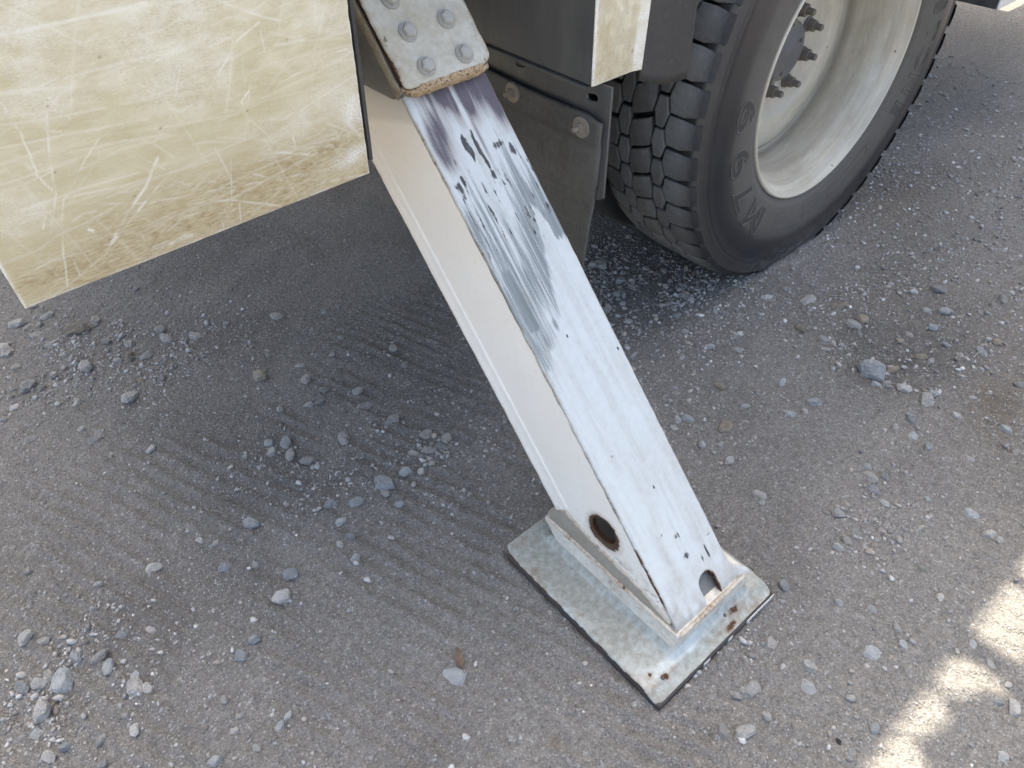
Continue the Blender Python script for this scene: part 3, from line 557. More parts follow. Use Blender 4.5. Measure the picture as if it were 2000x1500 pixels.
def mat_side():
    m = NT('cream_white_paint'); co = m.co(); x, y, z = m.sep(co)
    n2 = m.noise(90, 5, .65, co); n1 = m.noise(10, 4, .6, co); n3 = m.noise(420, 3, .6, co)
    # coordinates along the leg (t) and across its depth (d), metres
    py = m.ma('SUBTRACT', y, .248); pz = m.ma('SUBTRACT', z, .078)
    t = m.ma('ADD', m.ma('MULTIPLY', py, .6820), m.ma('MULTIPLY', pz, .7313)); d = m.ma('SUBTRACT', m.ma('MULTIPLY', py, .7313), m.ma('MULTIPLY', pz, .6820))
    paint = m.mix(m.mr(n1, .3, .7), (.87, .855, .80), (.83, .805, .74))
    paint = m.mix(m.mr(t, .55, .95, 0, .55), paint, (.72, .66, .57))
    c = m.mix(m.mr(n2, .58, .75, 0, .25), paint, (.45, .39, .30))
    # grey scuff where the sleeve runs over it
    e = m.ma('ADD', t, m.ma('MULTIPLY', d, -.52)); sc = m.mr(e, .846, .857, 0, .5)
    c = m.mix(sc, c, (.50, .47, .42))
    # pin hole rust
    hy = m.ma('SUBTRACT', y, .4229); hz = m.ma('SUBTRACT', z, .1705)
    rr = m.ma('SQRT', m.ma('ADD', m.ma('MULTIPLY', hy, hy), m.ma('MULTIPLY', hz, hz)))
    low = m.mr(hz, .02, -.03, .0, .010)
    rb = m.ma('ADD', m.ma('SUBTRACT', rr, low), m.ma('MULTIPLY', m.ma('SUBTRACT', n2, .5), .016))
    c = m.mix(m.mr(rb, .040, .027, 0, .55), c, (.34, .235, .14)); c = m.mix(m.mr(rb, .0300, .0275), c, m.mix(n3, (.028, .017, .012), (.10, .048, .024)))
    # chips along both edges and the low end
    ed = m.ma('MINIMUM', m.ma('ABSOLUTE', d), m.ma('ABSOLUTE', m.ma('SUBTRACT', d, .177)))
    nn = m.ma('ADD', m.ma('MULTIPLY', n2, .6), m.ma('MULTIPLY', m.noise(30, 4, .6, co), .4))
    ef = m.ma('MULTIPLY', m.mr(ed, .007, .0), m.mr(nn, .50, .60)); c = m.mix(m.ma('MULTIPLY', ef, .8), c, (.36, .24, .13))
    ef2 = m.ma('MULTIPLY', m.mr(ed, .003, .0), m.mr(nn, .60, .64)); c = m.mix(ef2, c, RUST_D)
    lowf = m.ma('MULTIPLY', m.mr(z, .150, .105), m.mr(nn, .44, .60)); c = m.mix(m.ma('MULTIPLY', lowf, .85), c, (.40, .33, .24))
    lf2 = m.ma('MULTIPLY', m.mr(z, .135, .10), m.mr(n2, .60, .66)); c = m.mix(lf2, c, (.08, .05, .035))
    c = m.mix(m.mr(m.voro(60, 'Distance', co), .05, .02, 0, .5), c, (.2, .16, .12))
    return m.out(c, .42, 0, m.bump(m.ma('ADD', n1, m.ma('MULTIPLY', n3, .12)), .0012, .6), .4)
m_side = mat_side()

# -- inner leg: four welded plates
LEG = obj('leg', prism('leg', [(XR - .001, .02), (XR - .001, 1.35), (XR - .013, 1.35), (XR - .013, .02)], lambda x, t, o: leg_pt(x, t, o), -.006, -.172), m_side, OUT, label='white telescoping box leg with a scuffed upper face')
def wide_face():
    us = np.linspace(0, 1, 100); ts = np.concatenate([np.arange(.002, .93, .0016), np.linspace(.94, 1.3, 12)])
    U, TT = np.meshgrid(us, ts)
    x0 = XL - .0015; x1 = XR + .001 + .030 * sstep(.052, .004, TT) ** 1.5
    X = x0 + U * (x1 - x0)
    xc, t0, r = .6100, .0385, .0178; cell = .0016
    def sd(X, TT): return np.hypot(X - xc, np.maximum(TT - t0, 0)) - r
    d = sd(X, TT); e = 1e-5
    gx_ = (sd(X + e, TT) - d) / e; gt_ = (sd(X, TT + e) - d) / e
    mv = np.abs(d) < .75 * cell
    X2 = np.where(mv, X - gx_ * d, X); T2 = np.where(mv, TT - gt_ * d, TT)
    X2 = np.where(U == 0, X2 + .0014 * (fbm(TT * 60, TT * 0, 3, 41) - .5), X2); X2 = np.where(U == 1, X2 + .0014 * (fbm(TT * 60, TT * 0 + 9, 3, 42) - .5), X2)
    dc = (d[:-1, :-1] + d[1:, :-1] + d[:-1, 1:] + d[1:, 1:]) / 4
    ex = np.minimum(X - x0, x1 - X)
    o = -.0012 * sstep(.006, 0, ex) + .0006 * (fbm(X * 30, TT * 12, 3, 43) - .5)
    o = o - .004 * sstep(.022, .004, TT) + .006 * sstep(.030, .0, TT) * sstep(XR - .004, XR + .026, X)
    P = np.stack([X2, LP[1] + T[1] * T2 + NN[1] * o, LP[2] + T[2] * T2 + NN[2] * o], -1)
    x, t = X, TT; q = (x - XL) / (XR - XL)
    st = fbm(x * 420, t * 9, 4, 44); st2 = fbm(x * 150, t * 5, 3, 45); cl = fbm(x * 55, t * 14, 3, 46); co_ = fbm(x * 260, t * 7, 3, 35); co2 = fbm(x * 90, t * 4, 2, 34)
    # scuffed steel showing through: upper speckled part, dense middle, sharp lower limit
    low = np.interp(q, [0, .12, .30, .37, .466, .56, .642, .72, .75, .82, .89, 1], [.44, .455, .49, .500, .512, .545, .585, .630, .648, .652, .624, .615]) + .012 * (cl - .5) + .055 * (co_ - .5) + .05 * (co2 - .5)
    inside = sstep(low - .006, low + .030, t)
    wear = inside * np.interp(t, [.40, .50, .60, .66, .70, .735, .78, .82], [.52, .62, .65, .65, .57, .43, .24, 0])
    wear = wear + inside * (.20 * (cl - .5) + .75 * (co_ - .5) + .55 * (co2 - .5) + .16 * blob(q, t, .80, .70, .16, .035) - .14 * blob(q, t, .42, .665, .12, .05) - .12 * blob(q, t, .30, .52, .12, .02))
    wear = np.maximum(wear, .98 * sstep(.045, .07, q) * sstep(.195 + .02 * st2, .165, q) * sstep(.512, .532, t + .008 * st) * sstep(.645, .60, t))
    wear = np.maximum(wear, .80 * blob(q, t, .33, .585, .035, .05)); wear = np.maximum(wear, .72 * blob(q, t, .03, .68, .05, .06)); wear = np.maximum(wear, .85 * sstep(.84, .90, q + .04 * (st2 - .5)) * sstep(.612, .632, t + .02 * (st - .5)) * sstep(.70, .655, t))
    wear = np.maximum(wear, .70 * blob(q, t, .37, .515, .04, .016)); wear = np.maximum(wear, .40 * blob(q, t, .60, .60, .05, .06)); wear = np.maximum(wear, .34 * sstep(.30, .05, q) * sstep(.36, .45, t) * sstep(.53, .50, t))
    wear = np.maximum(wear, .28 * blob(q, t, .5, .43, .3, .06)); wear = np.maximum(wear, .25 * sstep(.02, .2, t) * sstep(.6, .4, t) * (.3 + 1.2 * fbm(x * 90, t * 3, 3, 40)))
    wear = np.clip(wear, 0, 1)
    # violet-brown smear burnt on below the sleeve, in tongues
    g = .55 + .9 * (fbm(x * 120, t * 3, 3, 47) - .5)
    s1 = sstep(.832, .890, t) * sstep(.10, .22, q) * sstep(.54, .50, q) * (.55 + .9 * (cl - .3)) + 1.0 * blob(q, t, .47, .868, .05, .034) + .8 * blob(q, t, .38, .885, .06, .018)
    s2 = sstep(.800 + .05 * np.abs(q - .72) / .2 * sstep(.9, .7, q), .880, t) * sstep(.55, .60, q) * (.75 + .5 * (cl - .5)) + 1.0 * blob(q, t, .63, .862, .05, .034) + .65 * sstep(.80, .95, q) * sstep(.775, .83, t) + .7 * blob(q, t, .585, .80, .018, .04)
    s3 = 1.0 * blob(q, t, .075, .818, .055, .034) + .65 * blob(q, t, .16, .822, .10, .038) + .5 * blob(q, t, .12, .785, .06, .020) + .35 * blob(q, t, .24, .835, .09, .025)
    stain = np.clip(1.25 * s1 + 1.3 * s2 + 1.15 * s3 + .30 * sstep(.80, .89, t), 0, 1.25) * (.70 + .6 * g * .6) - 1.1 * blob(q, t, .524, .868, .013, .026) - .6 * blob(q, t, .535, .842, .018, .012) - .9 * blob(q, t, .012, .87, .035, .03) - .5 * blob(q, t, .2, .872, .03, .012)
    stain = np.clip(stain * (.55 + .9 * co2) + .35 * (co_ - .5) * sstep(.05, .3, stain), 0, 1)
    chip = .44 * sstep(.58, .72, fbm(x * 330, t * 34, 3, 33)) * sstep(.58, .66, t) * sstep(.80, .74, t)
    for cq, ct, rq, rt, a in ((.388, .803, .030, .014, .85), (.405, .788, .030, .012, .85), (.505, .795, .020, .016, .85), (.515, .812, .012, .008, .62), (.525, .768, .018, .012, .75), (.521, .748, .014, .010, .66), (.878, .770, .030, .010, .74), (.74, .785, .09, .007, .50), (.10, .749, .030, .009, .80), (.165, .755, .022, .010, .72),
                          (.19, .783, .02, .008, .52), (.722, .664, .012, .0022, .95), (.437, .491, .010, .0028, .95), (.951, .434, .012, .003, .62), (.746, .527, .012, .0022, .5), (.55, .22, .014, .003, .62), (.52, .098, .045, .006, .60), (.80, .080, .014, .011, .92), (.70, .075, .012, .010, .62), (.53, .134, .06, .006, .48), (.36, .15, .05, .004, .40),
                          (.35, .735, .02, .012, .46), (.30, .70, .02, .02, .42), (.45, .72, .015, .02, .44), (.60, .735, .015, .015, .42), (.06, .70, .012, .02, .5), (.92, .10, .03, .003, .5), (.25, .30, .02, .003, .4), (.66, .33, .015, .003, .45)):
        chip = np.maximum(chip, a * blob(q, t, cq, ct, rq * 1.35, rt * 1.3))
    rust = np.zeros_like(x)
    rust = np.maximum(rust, (.50 * sstep(.0035, 0, x - x0) + .25 * sstep(.006, 0, x - x0) * sstep(.30, .05, t)) * sstep(.36, .62, fbm(t * 26, t * 0, 4, 48)))
    rust = np.maximum(rust, .45 * sstep(.003, 0, x1 - x) * fbm(t * 30, t * 0 + 4, 3, 49))
    rust = np.maximum(rust, .85 * sstep(.0065, 0, d) * sstep(-.01, .010, x - xc)); rust = np.maximum(rust, .55 * sstep(.016, .003, t) * fbm(x * 80, t * 0, 3, 39))
    rust = np.maximum(rust, .55 * blob(q, t, .61, .265, .010, .003)); rust = np.maximum(rust, .4 * blob(q, t, .45, .775, .02, .01))
    dirt = np.clip(sstep(.085, .015, t) * .80 * sstep(.3, .6, fbm(x * 60, t * 30, 3, 38)) + .35 * sstep(.006, 0, ex) + .45 * np.exp(-((t - .068 - .01 * st2) / .012) ** 2) * fbm(x * 40, t * 9, 3, 37) + .45 * sstep(.40, .70, fbm(x * 30, t * 8, 4, 36)) * sstep(.42, .08, t) + .30 * sstep(.45, .70, fbm(x * 140, t * 10, 3, 32)), 0, 1)
    me = grid_mesh('wide_face', P, np.stack([x, t], -1), dict(wear=wear, stain=stain, chip=chip, rust=np.clip(rust, 0, 1), dirt=dirt), keep=dc > 0)
    o_ = obj('face_plate', me, m_face, LEG, label='worn bluish-white upper face with grey scuffs and dark bare patches')
    s = o_.modifiers.new('thickness', 'SOLIDIFY'); s.thickness = .007; s.offset = -1
wide_face()
def boolean(me, cut):
    a = bpy.data.objects.new('tmp_a', me); b = bpy.data.objects.new('tmp_b', cut); COL.objects.link(a); COL.objects.link(b)
    k = a.modifiers.new('b', 'BOOLEAN'); k.object = b; k.operation = 'DIFFERENCE'; k.solver = 'EXACT'
    dg = bpy.context.evaluated_depsgraph_get(); r = bpy.data.meshes.new_from_object(a.evaluated_get(dg))
    bpy.data.objects.remove(a); bpy.data.objects.remove(b); return r
def frame_t(x):   # outline given as (t, o) extruded across x
    return lambda t, o, w: leg_pt(w, t, o)
# near side plate with the pin hole
sp = prism('side_plate', [(.004, -.0045), (1.3, -.0045), (1.3, -.176), (.217, -.176), (.190, -.179), (.165, -.183)], frame_t(0), XL, XL + .008, .0012, 2)
cb = bmesh.new(); cyl_into(cb, (.48, .4229, .1705), (.58, .4229, .1705), .0255, n=44)
sp = boolean(sp, bm_mesh('cut', cb)); sp.name = 'side_plate'; sp.materials.clear()
obj('side_plate', sp, m_side, LEG, label='smooth cream-white near side of the leg with a rusty round pin hole')
obj('bottom_plate', prism('bottom_plate', [(.20, -.170), (1.3, -.170), (1.3, -.178), (.20, -.178)], frame_t(0), XL + .0005, XR + .001, .001), m_side, LEG)
# rounded weld strip along the lower edge of the near side
def weld_strip():
    ts = np.linspace(.222, 1.0, 130); prof = [(.5237, -.140), (.5222, -.1415), (.5212, -.145), (.5218, -.151), (.5216, -.160), (.5203, -.166), (.5196, -.171), (.5204, -.1765), (.5245, -.1790)]
    P = np.zeros((len(ts), len(prof), 3))
    for i, t in enumerate(ts):
        for j, (x, o) in enumerate(prof):
            p = LP + T * t + NN * (o + .0012 * (vnoise(np.array([t * 40.]), np.array([j * .3]))[0] - .5)); P[i, j] = (x + .0008 * (vnoise(np.array([t * 55.]), np.array([3.]))[0] - .5), p[1], p[2])
    return grid_mesh('weld_strip', P)
obj('edge_flange', weld_strip(), m_side, LEG)
obj('inner_plate', prism('inner_plate', [(-.006, -.012), (.115, -.012), (.115, -.018), (-.006, -.018)], frame_t(0), XL + .009, XR - .014, .0006), mat_paint_obj('inner_grey_paint', (.20, .21, .205), (.15, .125, .095), .7, .15, 1.5, .6), LEG)
# pin end and inner pivot seen through the hole
bm = bmesh.new(); cyl_into(bm, (.556, .425, .158), (.620, .425, .158), .019, n=24); cyl_into(bm, (.5495, .425, .158), (.556, .425, .158), .0155, n=24)
obj('pivot_pin', bm_mesh('pivot_pin', bm), m_steel, LEG)

# -- sleeve
def sleeve_top():
    xs = np.linspace(.5150, .6695, 106); vs = np.concatenate([np.linspace(0, .155, 104), np.linspace(.165, .75, 14)])
    X, V = np.meshgrid(xs, vs)
    dl = np.maximum(.010 - (X - xs[0]), 0); dr = np.maximum(.020 - (xs[-1] - X), 0)
    tmin = .8890 + (.010 - np.sqrt(np.maximum(.010 ** 2 - dl ** 2, 0))) + (.020 - np.sqrt(np.maximum(.020 ** 2 - dr ** 2, 0))) + .0012 * (fbm(X * 70, X * 0, 3, 51) - .5)
    TT = tmin + V
    ed = np.minimum(np.minimum(X - xs[0], xs[-1] - X), V)
    o = .0265 - .0022 * sstep(.004, 0, ed) + .0008 * (fbm(X * 18, TT * 18, 3, 52) - .5)
    P = np.stack([X, LP[1] + T[1] * TT + NN[1] * o, LP[2] + T[2] * TT + NN[2] * o], -1)
    rust = np.clip(.6 * sstep(.0018, 0, V) + .45 * sstep(.006, 0, ed) * fbm(X * 60, TT * 60, 3, 53) * 1.6 + .42 * sstep(.02, 0, X - xs[0]) * sstep(.4, .7, fbm(X * 40, TT * 40, 3, 54)) + .5 * sstep(.0018, 0, X - xs[0])
                   + .3 * sstep(.45, .8, fbm(X * 25, TT * 25, 4, 55)) * sstep(.04, .0, xs[-1] - X), 0, 1)
    z = np.zeros_like(X)
    chip = .35 * sstep(.55, .75, fbm(X * 50, TT * 50, 3, 56)) * sstep(.05, 0, ed)
    wear = .16 * sstep(.5, .8, fbm(X * 14, TT * 14, 3, 57))
    dirt = np.clip(.2 + .75 * sstep(.40, .65, fbm(X * 16, TT * 16, 4, 58)) + .4 * sstep(.012, 0, ed), 0, 1)
    return grid_mesh('top_plate', P, np.stack([X, TT], -1), dict(wear=wear * 0, stain=z, chip=chip, rust=rust, dirt=dirt))
SLV = obj('sleeve', prism('sleeve', [(.889, .004), (1.7, .004), (1.7, -.188), (1.030, -.188), (.9665, -.096), (.898, -.019)], frame_t(0), .5172, .5222, .0012),
          mat_paint_obj('sleeve_side_paint', (.20, .20, .185), (.13, .11, .085), .6, .22, 1.4), OUT, label='grimy grey outer sleeve of the outrigger with a bolted top plate')
obj('sleeve_wall', prism('sleeve_wall', [(.889, .004), (1.7, .004), (1.7, -.188), (1.030, -.188), (.9665, -.096), (.898, -.019)], frame_t(0), .6665, .6720, .001), SLV.data.materials[0], SLV)
obj('sleeve_wall', prism('sleeve_wall', [(1.05, -.181), (1.7, -.181), (1.7, -.188), (1.05, -.188)], frame_t(0), .5223, .6664, .001), SLV.data.materials[0], SLV)
TP = obj('top_plate', sleeve_top(), m_sleeve_top, SLV); s_ = TP.modifiers.new('thickness', 'SOLIDIFY'); s_.thickness = .018; s_.offset = -1
# rust-caked end bar and edge bead of the sleeve mouth
def mat_caked():
    m = NT('caked_rust'); co = m.co(); n1 = m.noise(70, 5, .7, co); n2 = m.noise(260, 4, .7, co); v = m.voro(170, 'Distance', co)
    c = m.mix(m.mr(n1, .35, .65), (.50, .40, .27), (.40, .28, .16)); c = m.mix(m.mr(n2, .52, .62), c, (.10, .05, .025)); c = m.mix(m.mr(n1, .55, .72), c, (.66, .56, .41))
    c = m.mix(m.mr(v, .22, .05, 0, .7), c, (.13, .07, .035))
    return m.out(c, .85, 0, m.bump(m.ma('ADD', n1, m.ma('ADD', m.ma('MULTIPLY', n2, .6), m.ma('MULTIPLY', v, .8))), .003, 1.0), .2)
m_cake = mat_caked()
def end_bar():
    us = np.linspace(0, 1, 90); th = np.linspace(-.15 * np.pi, 1.15 * np.pi, 14); P = np.zeros((len(th), len(us), 3))
    for j, u in enumerate(us):
        x = .5160 + u * .1545; tap = min(1, .25 + 5 * u, .25 + 5 * (1 - u))
        for i, a in enumerate(th):
            nz = 1 + .22 * (fbm(np.array([u * 22.]), np.array([i * .5]), 3, 61)[0] - .5)
            t = .8905 - .0085 * math.sin(a) * tap * nz + (.007 if u < .05 or u > .95 else 0) ; o = .0120 + .0140 * math.cos(a) * tap * nz
            p = LP + T * t + NN * o; P[i, j] = (x, p[1], p[2])
    return grid_mesh('end_bar', P[::-1])
obj('end_weld', end_bar(), m_cake, SLV, label='rust-caked bar across the mouth of the sleeve')
def edge_bead():
    ts = np.linspace(.890, 1.6, 160); th = np.linspace(.3, np.pi + .2, 8); P = np.zeros((len(ts), len(th), 3))
    for i, t in enumerate(ts):
        for j, a in enumerate(th):
            nz = 1 + .35 * (fbm(np.array([t * 60.]), np.array([j * .4]), 3, 62)[0] - .5)
            p = LP + T * t + NN * (.0065 + .0105 * math.cos(a) * nz); P[i, j] = (.5163 - .0045 * math.sin(a) * nz, p[1], p[2])
    return grid_mesh('edge_bead', P)
m_bead = mat_paint_obj('rusty_cream_weld', (.42, .37, .27), (.20, .12, .06), .9, .42, 1.6, .75)
obj('edge_bead', edge_bead(), m_bead, SLV)
m_bolt = mat_paint_obj('bolt_grey', (.41, .405, .37), (.35, .32, .245), .5, .05, 2.0, .5)
def bolt_mesh():
    bm = bmesh.new(); c = Vector((0, 0, 0)); n = Vector((0, 0, 1))
    for r0, r1, a, b, k in ((.0142, .0136, -.001, .0028, 24), (.0125, .0122, .0028, .004, 24)): cyl_into(bm, n * a, n * b, r0, r1, k)
    cyl_into(bm, n * .003, n * .0075, .0106, .0103, 6); cyl_into(bm, n * .0075, n * .0095, .0103, .0088, 6); cyl_into(bm, n * .0095, n * .0103, .0088, .0060, 6)
    return bm_mesh('bolt', bm)
bme = bolt_mesh(); bme.materials.append(m_bolt)
qn = Vector((NN[0], NN[1], NN[2])).to_track_quat('Z', 'Y')
for k, (x, t) in enumerate(((.5615, .9105), (.6270, .9110), (.5603, .9608), (.6256, .9630), (.5585, 1.0078), (.625, 1.012), (.5585, 1.058), (.625, 1.062))):
    o = bpy.data.objects.new('bolt', bme); o.location = leg_pt(x, t, .0265); o.rotation_mode = 'QUATERNION'; o.rotation_quaternion = qn @ Matrix.Rotation(rnd.uniform(0, 1), 3, 'Z').to_quaternion()
    link(o, SLV)

# -- foot: plate, pad, shoe
FX0, FX1, FY0, FY1 = .4385, .7335, .2120, .5745
def foot_plate():
    xs = np.linspace(FX0, FX1, 190); ys = np.linspace(FY0, FY1, 232); X, Y = np.meshgrid(xs, ys)
    # rounded corners
    r = .014; cx = np.clip(X, FX0 + r, FX1 - r); cy = np.clip(Y, FY0 + r, FY1 - r); dx, dy = X - cx, Y - cy; L = np.hypot(dx, dy); mx = np.maximum(np.abs(dx), np.abs(dy))
    k = np.where((np.abs(dx) > 1e-9) & (np.abs(dy) > 1e-9), mx / np.maximum(L, 1e-9), 1); X2 = cx + dx * k; Y2 = cy + dy * k
    e0 = np.minimum(np.minimum(X - FX0, FX1 - X), np.minimum(Y - FY0, FY1 - Y))
    jag = .0022 * (fbm(X * 60, Y * 60, 4, 71) - .5) * sstep(.004, 0, e0)
    X2 = X2 + jag * np.sign(X - .59); Y2 = Y2 + jag * np.sign(Y - .4)
    z = .0275 + .0012 * (fbm(X * 22, Y * 22, 3, 72) - .5)
    z = z - .0085 * sstep(.028, .004, Y - FY0) + .0012 * np.exp(-((Y - FY0 - .025) / .003) ** 2)
    z = z + .0130 * sstep(.040, .002, FY1 - Y) + .0016 * sstep(.03, 0, X - FX0) * sstep(.3, .6, fbm(Y * 20, Y * 0, 2, 79)) - .0035 * sstep(.004, 0, e0)
    # fillet up to the shoe
    sx = np.maximum(np.maximum(.5165 - X, X - .6925), 0); sy = np.maximum(np.maximum(.250 - Y, Y - .535), 0); ds = np.hypot(sx, sy)
    z = z + .012 * sstep(.012, -.001, ds) - .0025 * blob(X, Y, .48, .42, .03, .1)
    rust = np.zeros_like(X)
    for bx, by, a, b, s in ((.4802, .2345, .006, .007, .95), (.463, .2527, .0045, .005, .8), (.650, .236, .022, .010, .75), (.628, .222, .02, .008, .8), (.60, .226, .025, .006, .5), (.455, .394, .006, .006, .55), (.538, .512, .010, .012, .75), (.62, .252, .012, .004, .5), (.535, .262, .004, .012, .8), (.50, .236, .01, .004, .5),
                            (.66, .256, .03, .004, .5), (.447, .50, .005, .02, .4), (.47, .56, .02, .01, .4), (.5, .575, .05, .004, .6), (.69, .25, .008, .008, .45)):
        rust = np.maximum(rust, s * blob(X, Y, bx, by, a, b))
    rust = np.clip(np.maximum(np.maximum(rust, .42 * sstep(.52, .72, fbm(X * 16, Y * 16, 4, 70))), sstep(.004, 0, e0) * .85 * sstep(.45, .6, fbm(X * 30, Y * 30, 3, 73))), 0, 1)
    chip = np.maximum(.95 * blob(X, Y, .6295, .2385, .0045, .004), .8 * blob(X, Y, .475, .2365, .006, .006)); chip = np.maximum(chip, .65 * sstep(.0026, 0, e0) * sstep(.4, .6, fbm(X * 45, Y * 45, 3, 74)))
    dirt = np.clip(.42 + .95 * sstep(.13, .02, ds) * sstep(.27, .34, Y) + .8 * sstep(.03, .018, Y - FY0) + .9 * sstep(.05, .0, FY1 - Y) + .6 * sstep(.45, .62, fbm(X * 20, Y * 20, 4, 75)) - .9 * blob(X, Y, .54, .245, .14, .017) - .5 * blob(X, Y, .452, .33, .014, .1) + .4 * sstep(.05, 0, FX1 - X) * 0, 0, 1)
    zz = np.zeros_like(X)
    me = grid_mesh('foot_plate', np.stack([X2, Y2, z], -1), np.stack([X, Y], -1), dict(wear=zz, stain=zz, chip=chip, rust=rust, dirt=dirt))
    return me
m_shoe = mat_paint_obj('shoe_cream_paint', (.82, .795, .72), (.36, .31, .23), .65, .27, 1.3, .5)
FOOT = obj('foot', None if False else prism('foot', [(.2500, .022), (.515, .022), (.526, .040), (.545, .061), (.552, .067), (.554, .075), (.548, .0830), (.2560, .0822), (.2500, .0770)], lambda y, z, x: Vector((x, y, z)), .5165, .6925, .0032, 3), m_shoe, OUT, label='cream shoe of the outrigger bearing on a grimy square foot plate')
# grimy ledge of the shoe
def ledge_z(y): return np.interp(y, [.25, .282, .335, .43, .503, .53, .552], [.083, .0865, .1065, .1130, .130, .128, .090])
def ledge():
    us = np.linspace(0, 1, 16); ys = np.linspace(.256, .551, 170); U, Y = np.meshgrid(us, ys)
    zi = ledge_z(Y); X = .5178 + .0062 * U + .004 * sstep(.535, .551, Y); Z = .0815 + (zi - .0815) * U ** .8 + .0012 * (fbm(Y * 60, U * 2, 3, 77) - .5)
    X = X - .0016 * np.sin(U * np.pi) + .0010 * (fbm(Y * 70, U * 3, 3, 76) - .5)
    return grid_mesh('ledge', np.stack([X, Y, Z], -1))
obj('ledge', ledge(), mat_paint_obj('ledge_dirt', (.33, .31, .26), (.25, .225, .175), .8, .05, 1.5, .8), FOOT)
def weld_bead():
    ys = np.linspace(.272, .520, 190); th = np.linspace(-.2, np.pi + .2, 7); P = np.zeros((len(ys), 7, 3))
    for i, y in enumerate(ys):
        zc = float(ledge_z(np.array([y]))[0])
        for j, a in enumerate(th):
            w = .0050 * (1 + .7 * (fbm(np.array([y * 110.]), np.array([j * .3]), 3, 78)[0] - .5)); P[i, j] = (.5238 - .55 * w * math.sin(a), y, zc + 1.1 * w * math.cos(a))
    return grid_mesh('weld_bead', P)
m_weld = mat_paint_obj('rusting_weld_paint', (.70, .66, .56), (.30, .19, .10), .75, .42, 1.8, .7)
obj('weld_bead', weld_bead(), m_weld, FOOT)
def shoe_weld(name, P0, P1, seed):
    P0, P1 = np.array(P0), np.array(P1); us = np.linspace(0, 1, 150); th = np.linspace(0, 2 * np.pi, 8); ax = (P1 - P0) / np.linalg.norm(P1 - P0)
    e1 = np.array([0, 0, 1.]); e2 = np.cross(ax, e1); P = np.zeros((150, 8, 3)); L = np.linalg.norm(P1 - P0)
    for i, u in enumerate(us):
        for j, a in enumerate(th):
            w = .0042 * (1 + .9 * (fbm(np.array([u * L * 95.]), np.array([(j % 7) * .35]), 3, seed)[0] - .5)) * min(1, u * 14 + .2, (1 - u) * 14 + .2)
            P[i, j] = P0 + (P1 - P0) * u + e1 * w * math.cos(a) + e2 * w * math.sin(a)
    return obj(name, grid_mesh(name, P), m_weld, FOOT)
shoe_weld('edge_weld', (.5172, .2540, .0810), (.5172, .5480, .0820), 66)
shoe_weld('edge_weld', (.5190, .2505, .0790), (.6905, .2505, .0800), 67)
FP = obj('foot_plate', foot_plate(), m_plate, FOOT, label='weathered grey foot plate with rust spots and chipped paint edges')
s_ = FP.modifiers.new('thickness', 'SOLIDIFY'); s_.thickness = .008; s_.offset = -1
obj('under_pad', box('under_pad', (FX0 + .001, FY0 - .0015, -.010), (FX1 - .002, FY1 - .004, .0180), .006, 3), m_steel, FOOT, label='dark steel pad under the foot plate')
# flakes of white paint still hanging on the front edge of the pad
m_flake = mat_paint_obj('flaking_white_paint', (.78, .78, .75), (.5, .47, .4), .3, 0, 2)
for x0, x1, zt, zb in ((.655, .729, .0185, .007), (.607, .618, .017, .005), (.545, .560, .0165, .003)):
    n = 26; r = random.Random(int(x0 * 1000)); top = [(x0 + (x1 - x0) * i / n, zt + r.uniform(-.001, .0008)) for i in range(n + 1)]; bot = [(x0 + (x1 - x0) * i / n, zb + r.uniform(-.0025, .0035) + (.006 if i in (0, n) else 0)) for i in range(n + 1)]
    obj('paint_flake', prism('paint_flake', top + bot[::-1], lambda x, z, y: Vector((x, y, z)), FY0 - .0022, FY0 - .0012), m_flake, FOOT)

# ================================================================== truck
TRK = empty('truck', (1.6, 1.8, 0), 'white work truck seen at its side, with yellowed panels, mud flap and dusty wheel', 'truck')
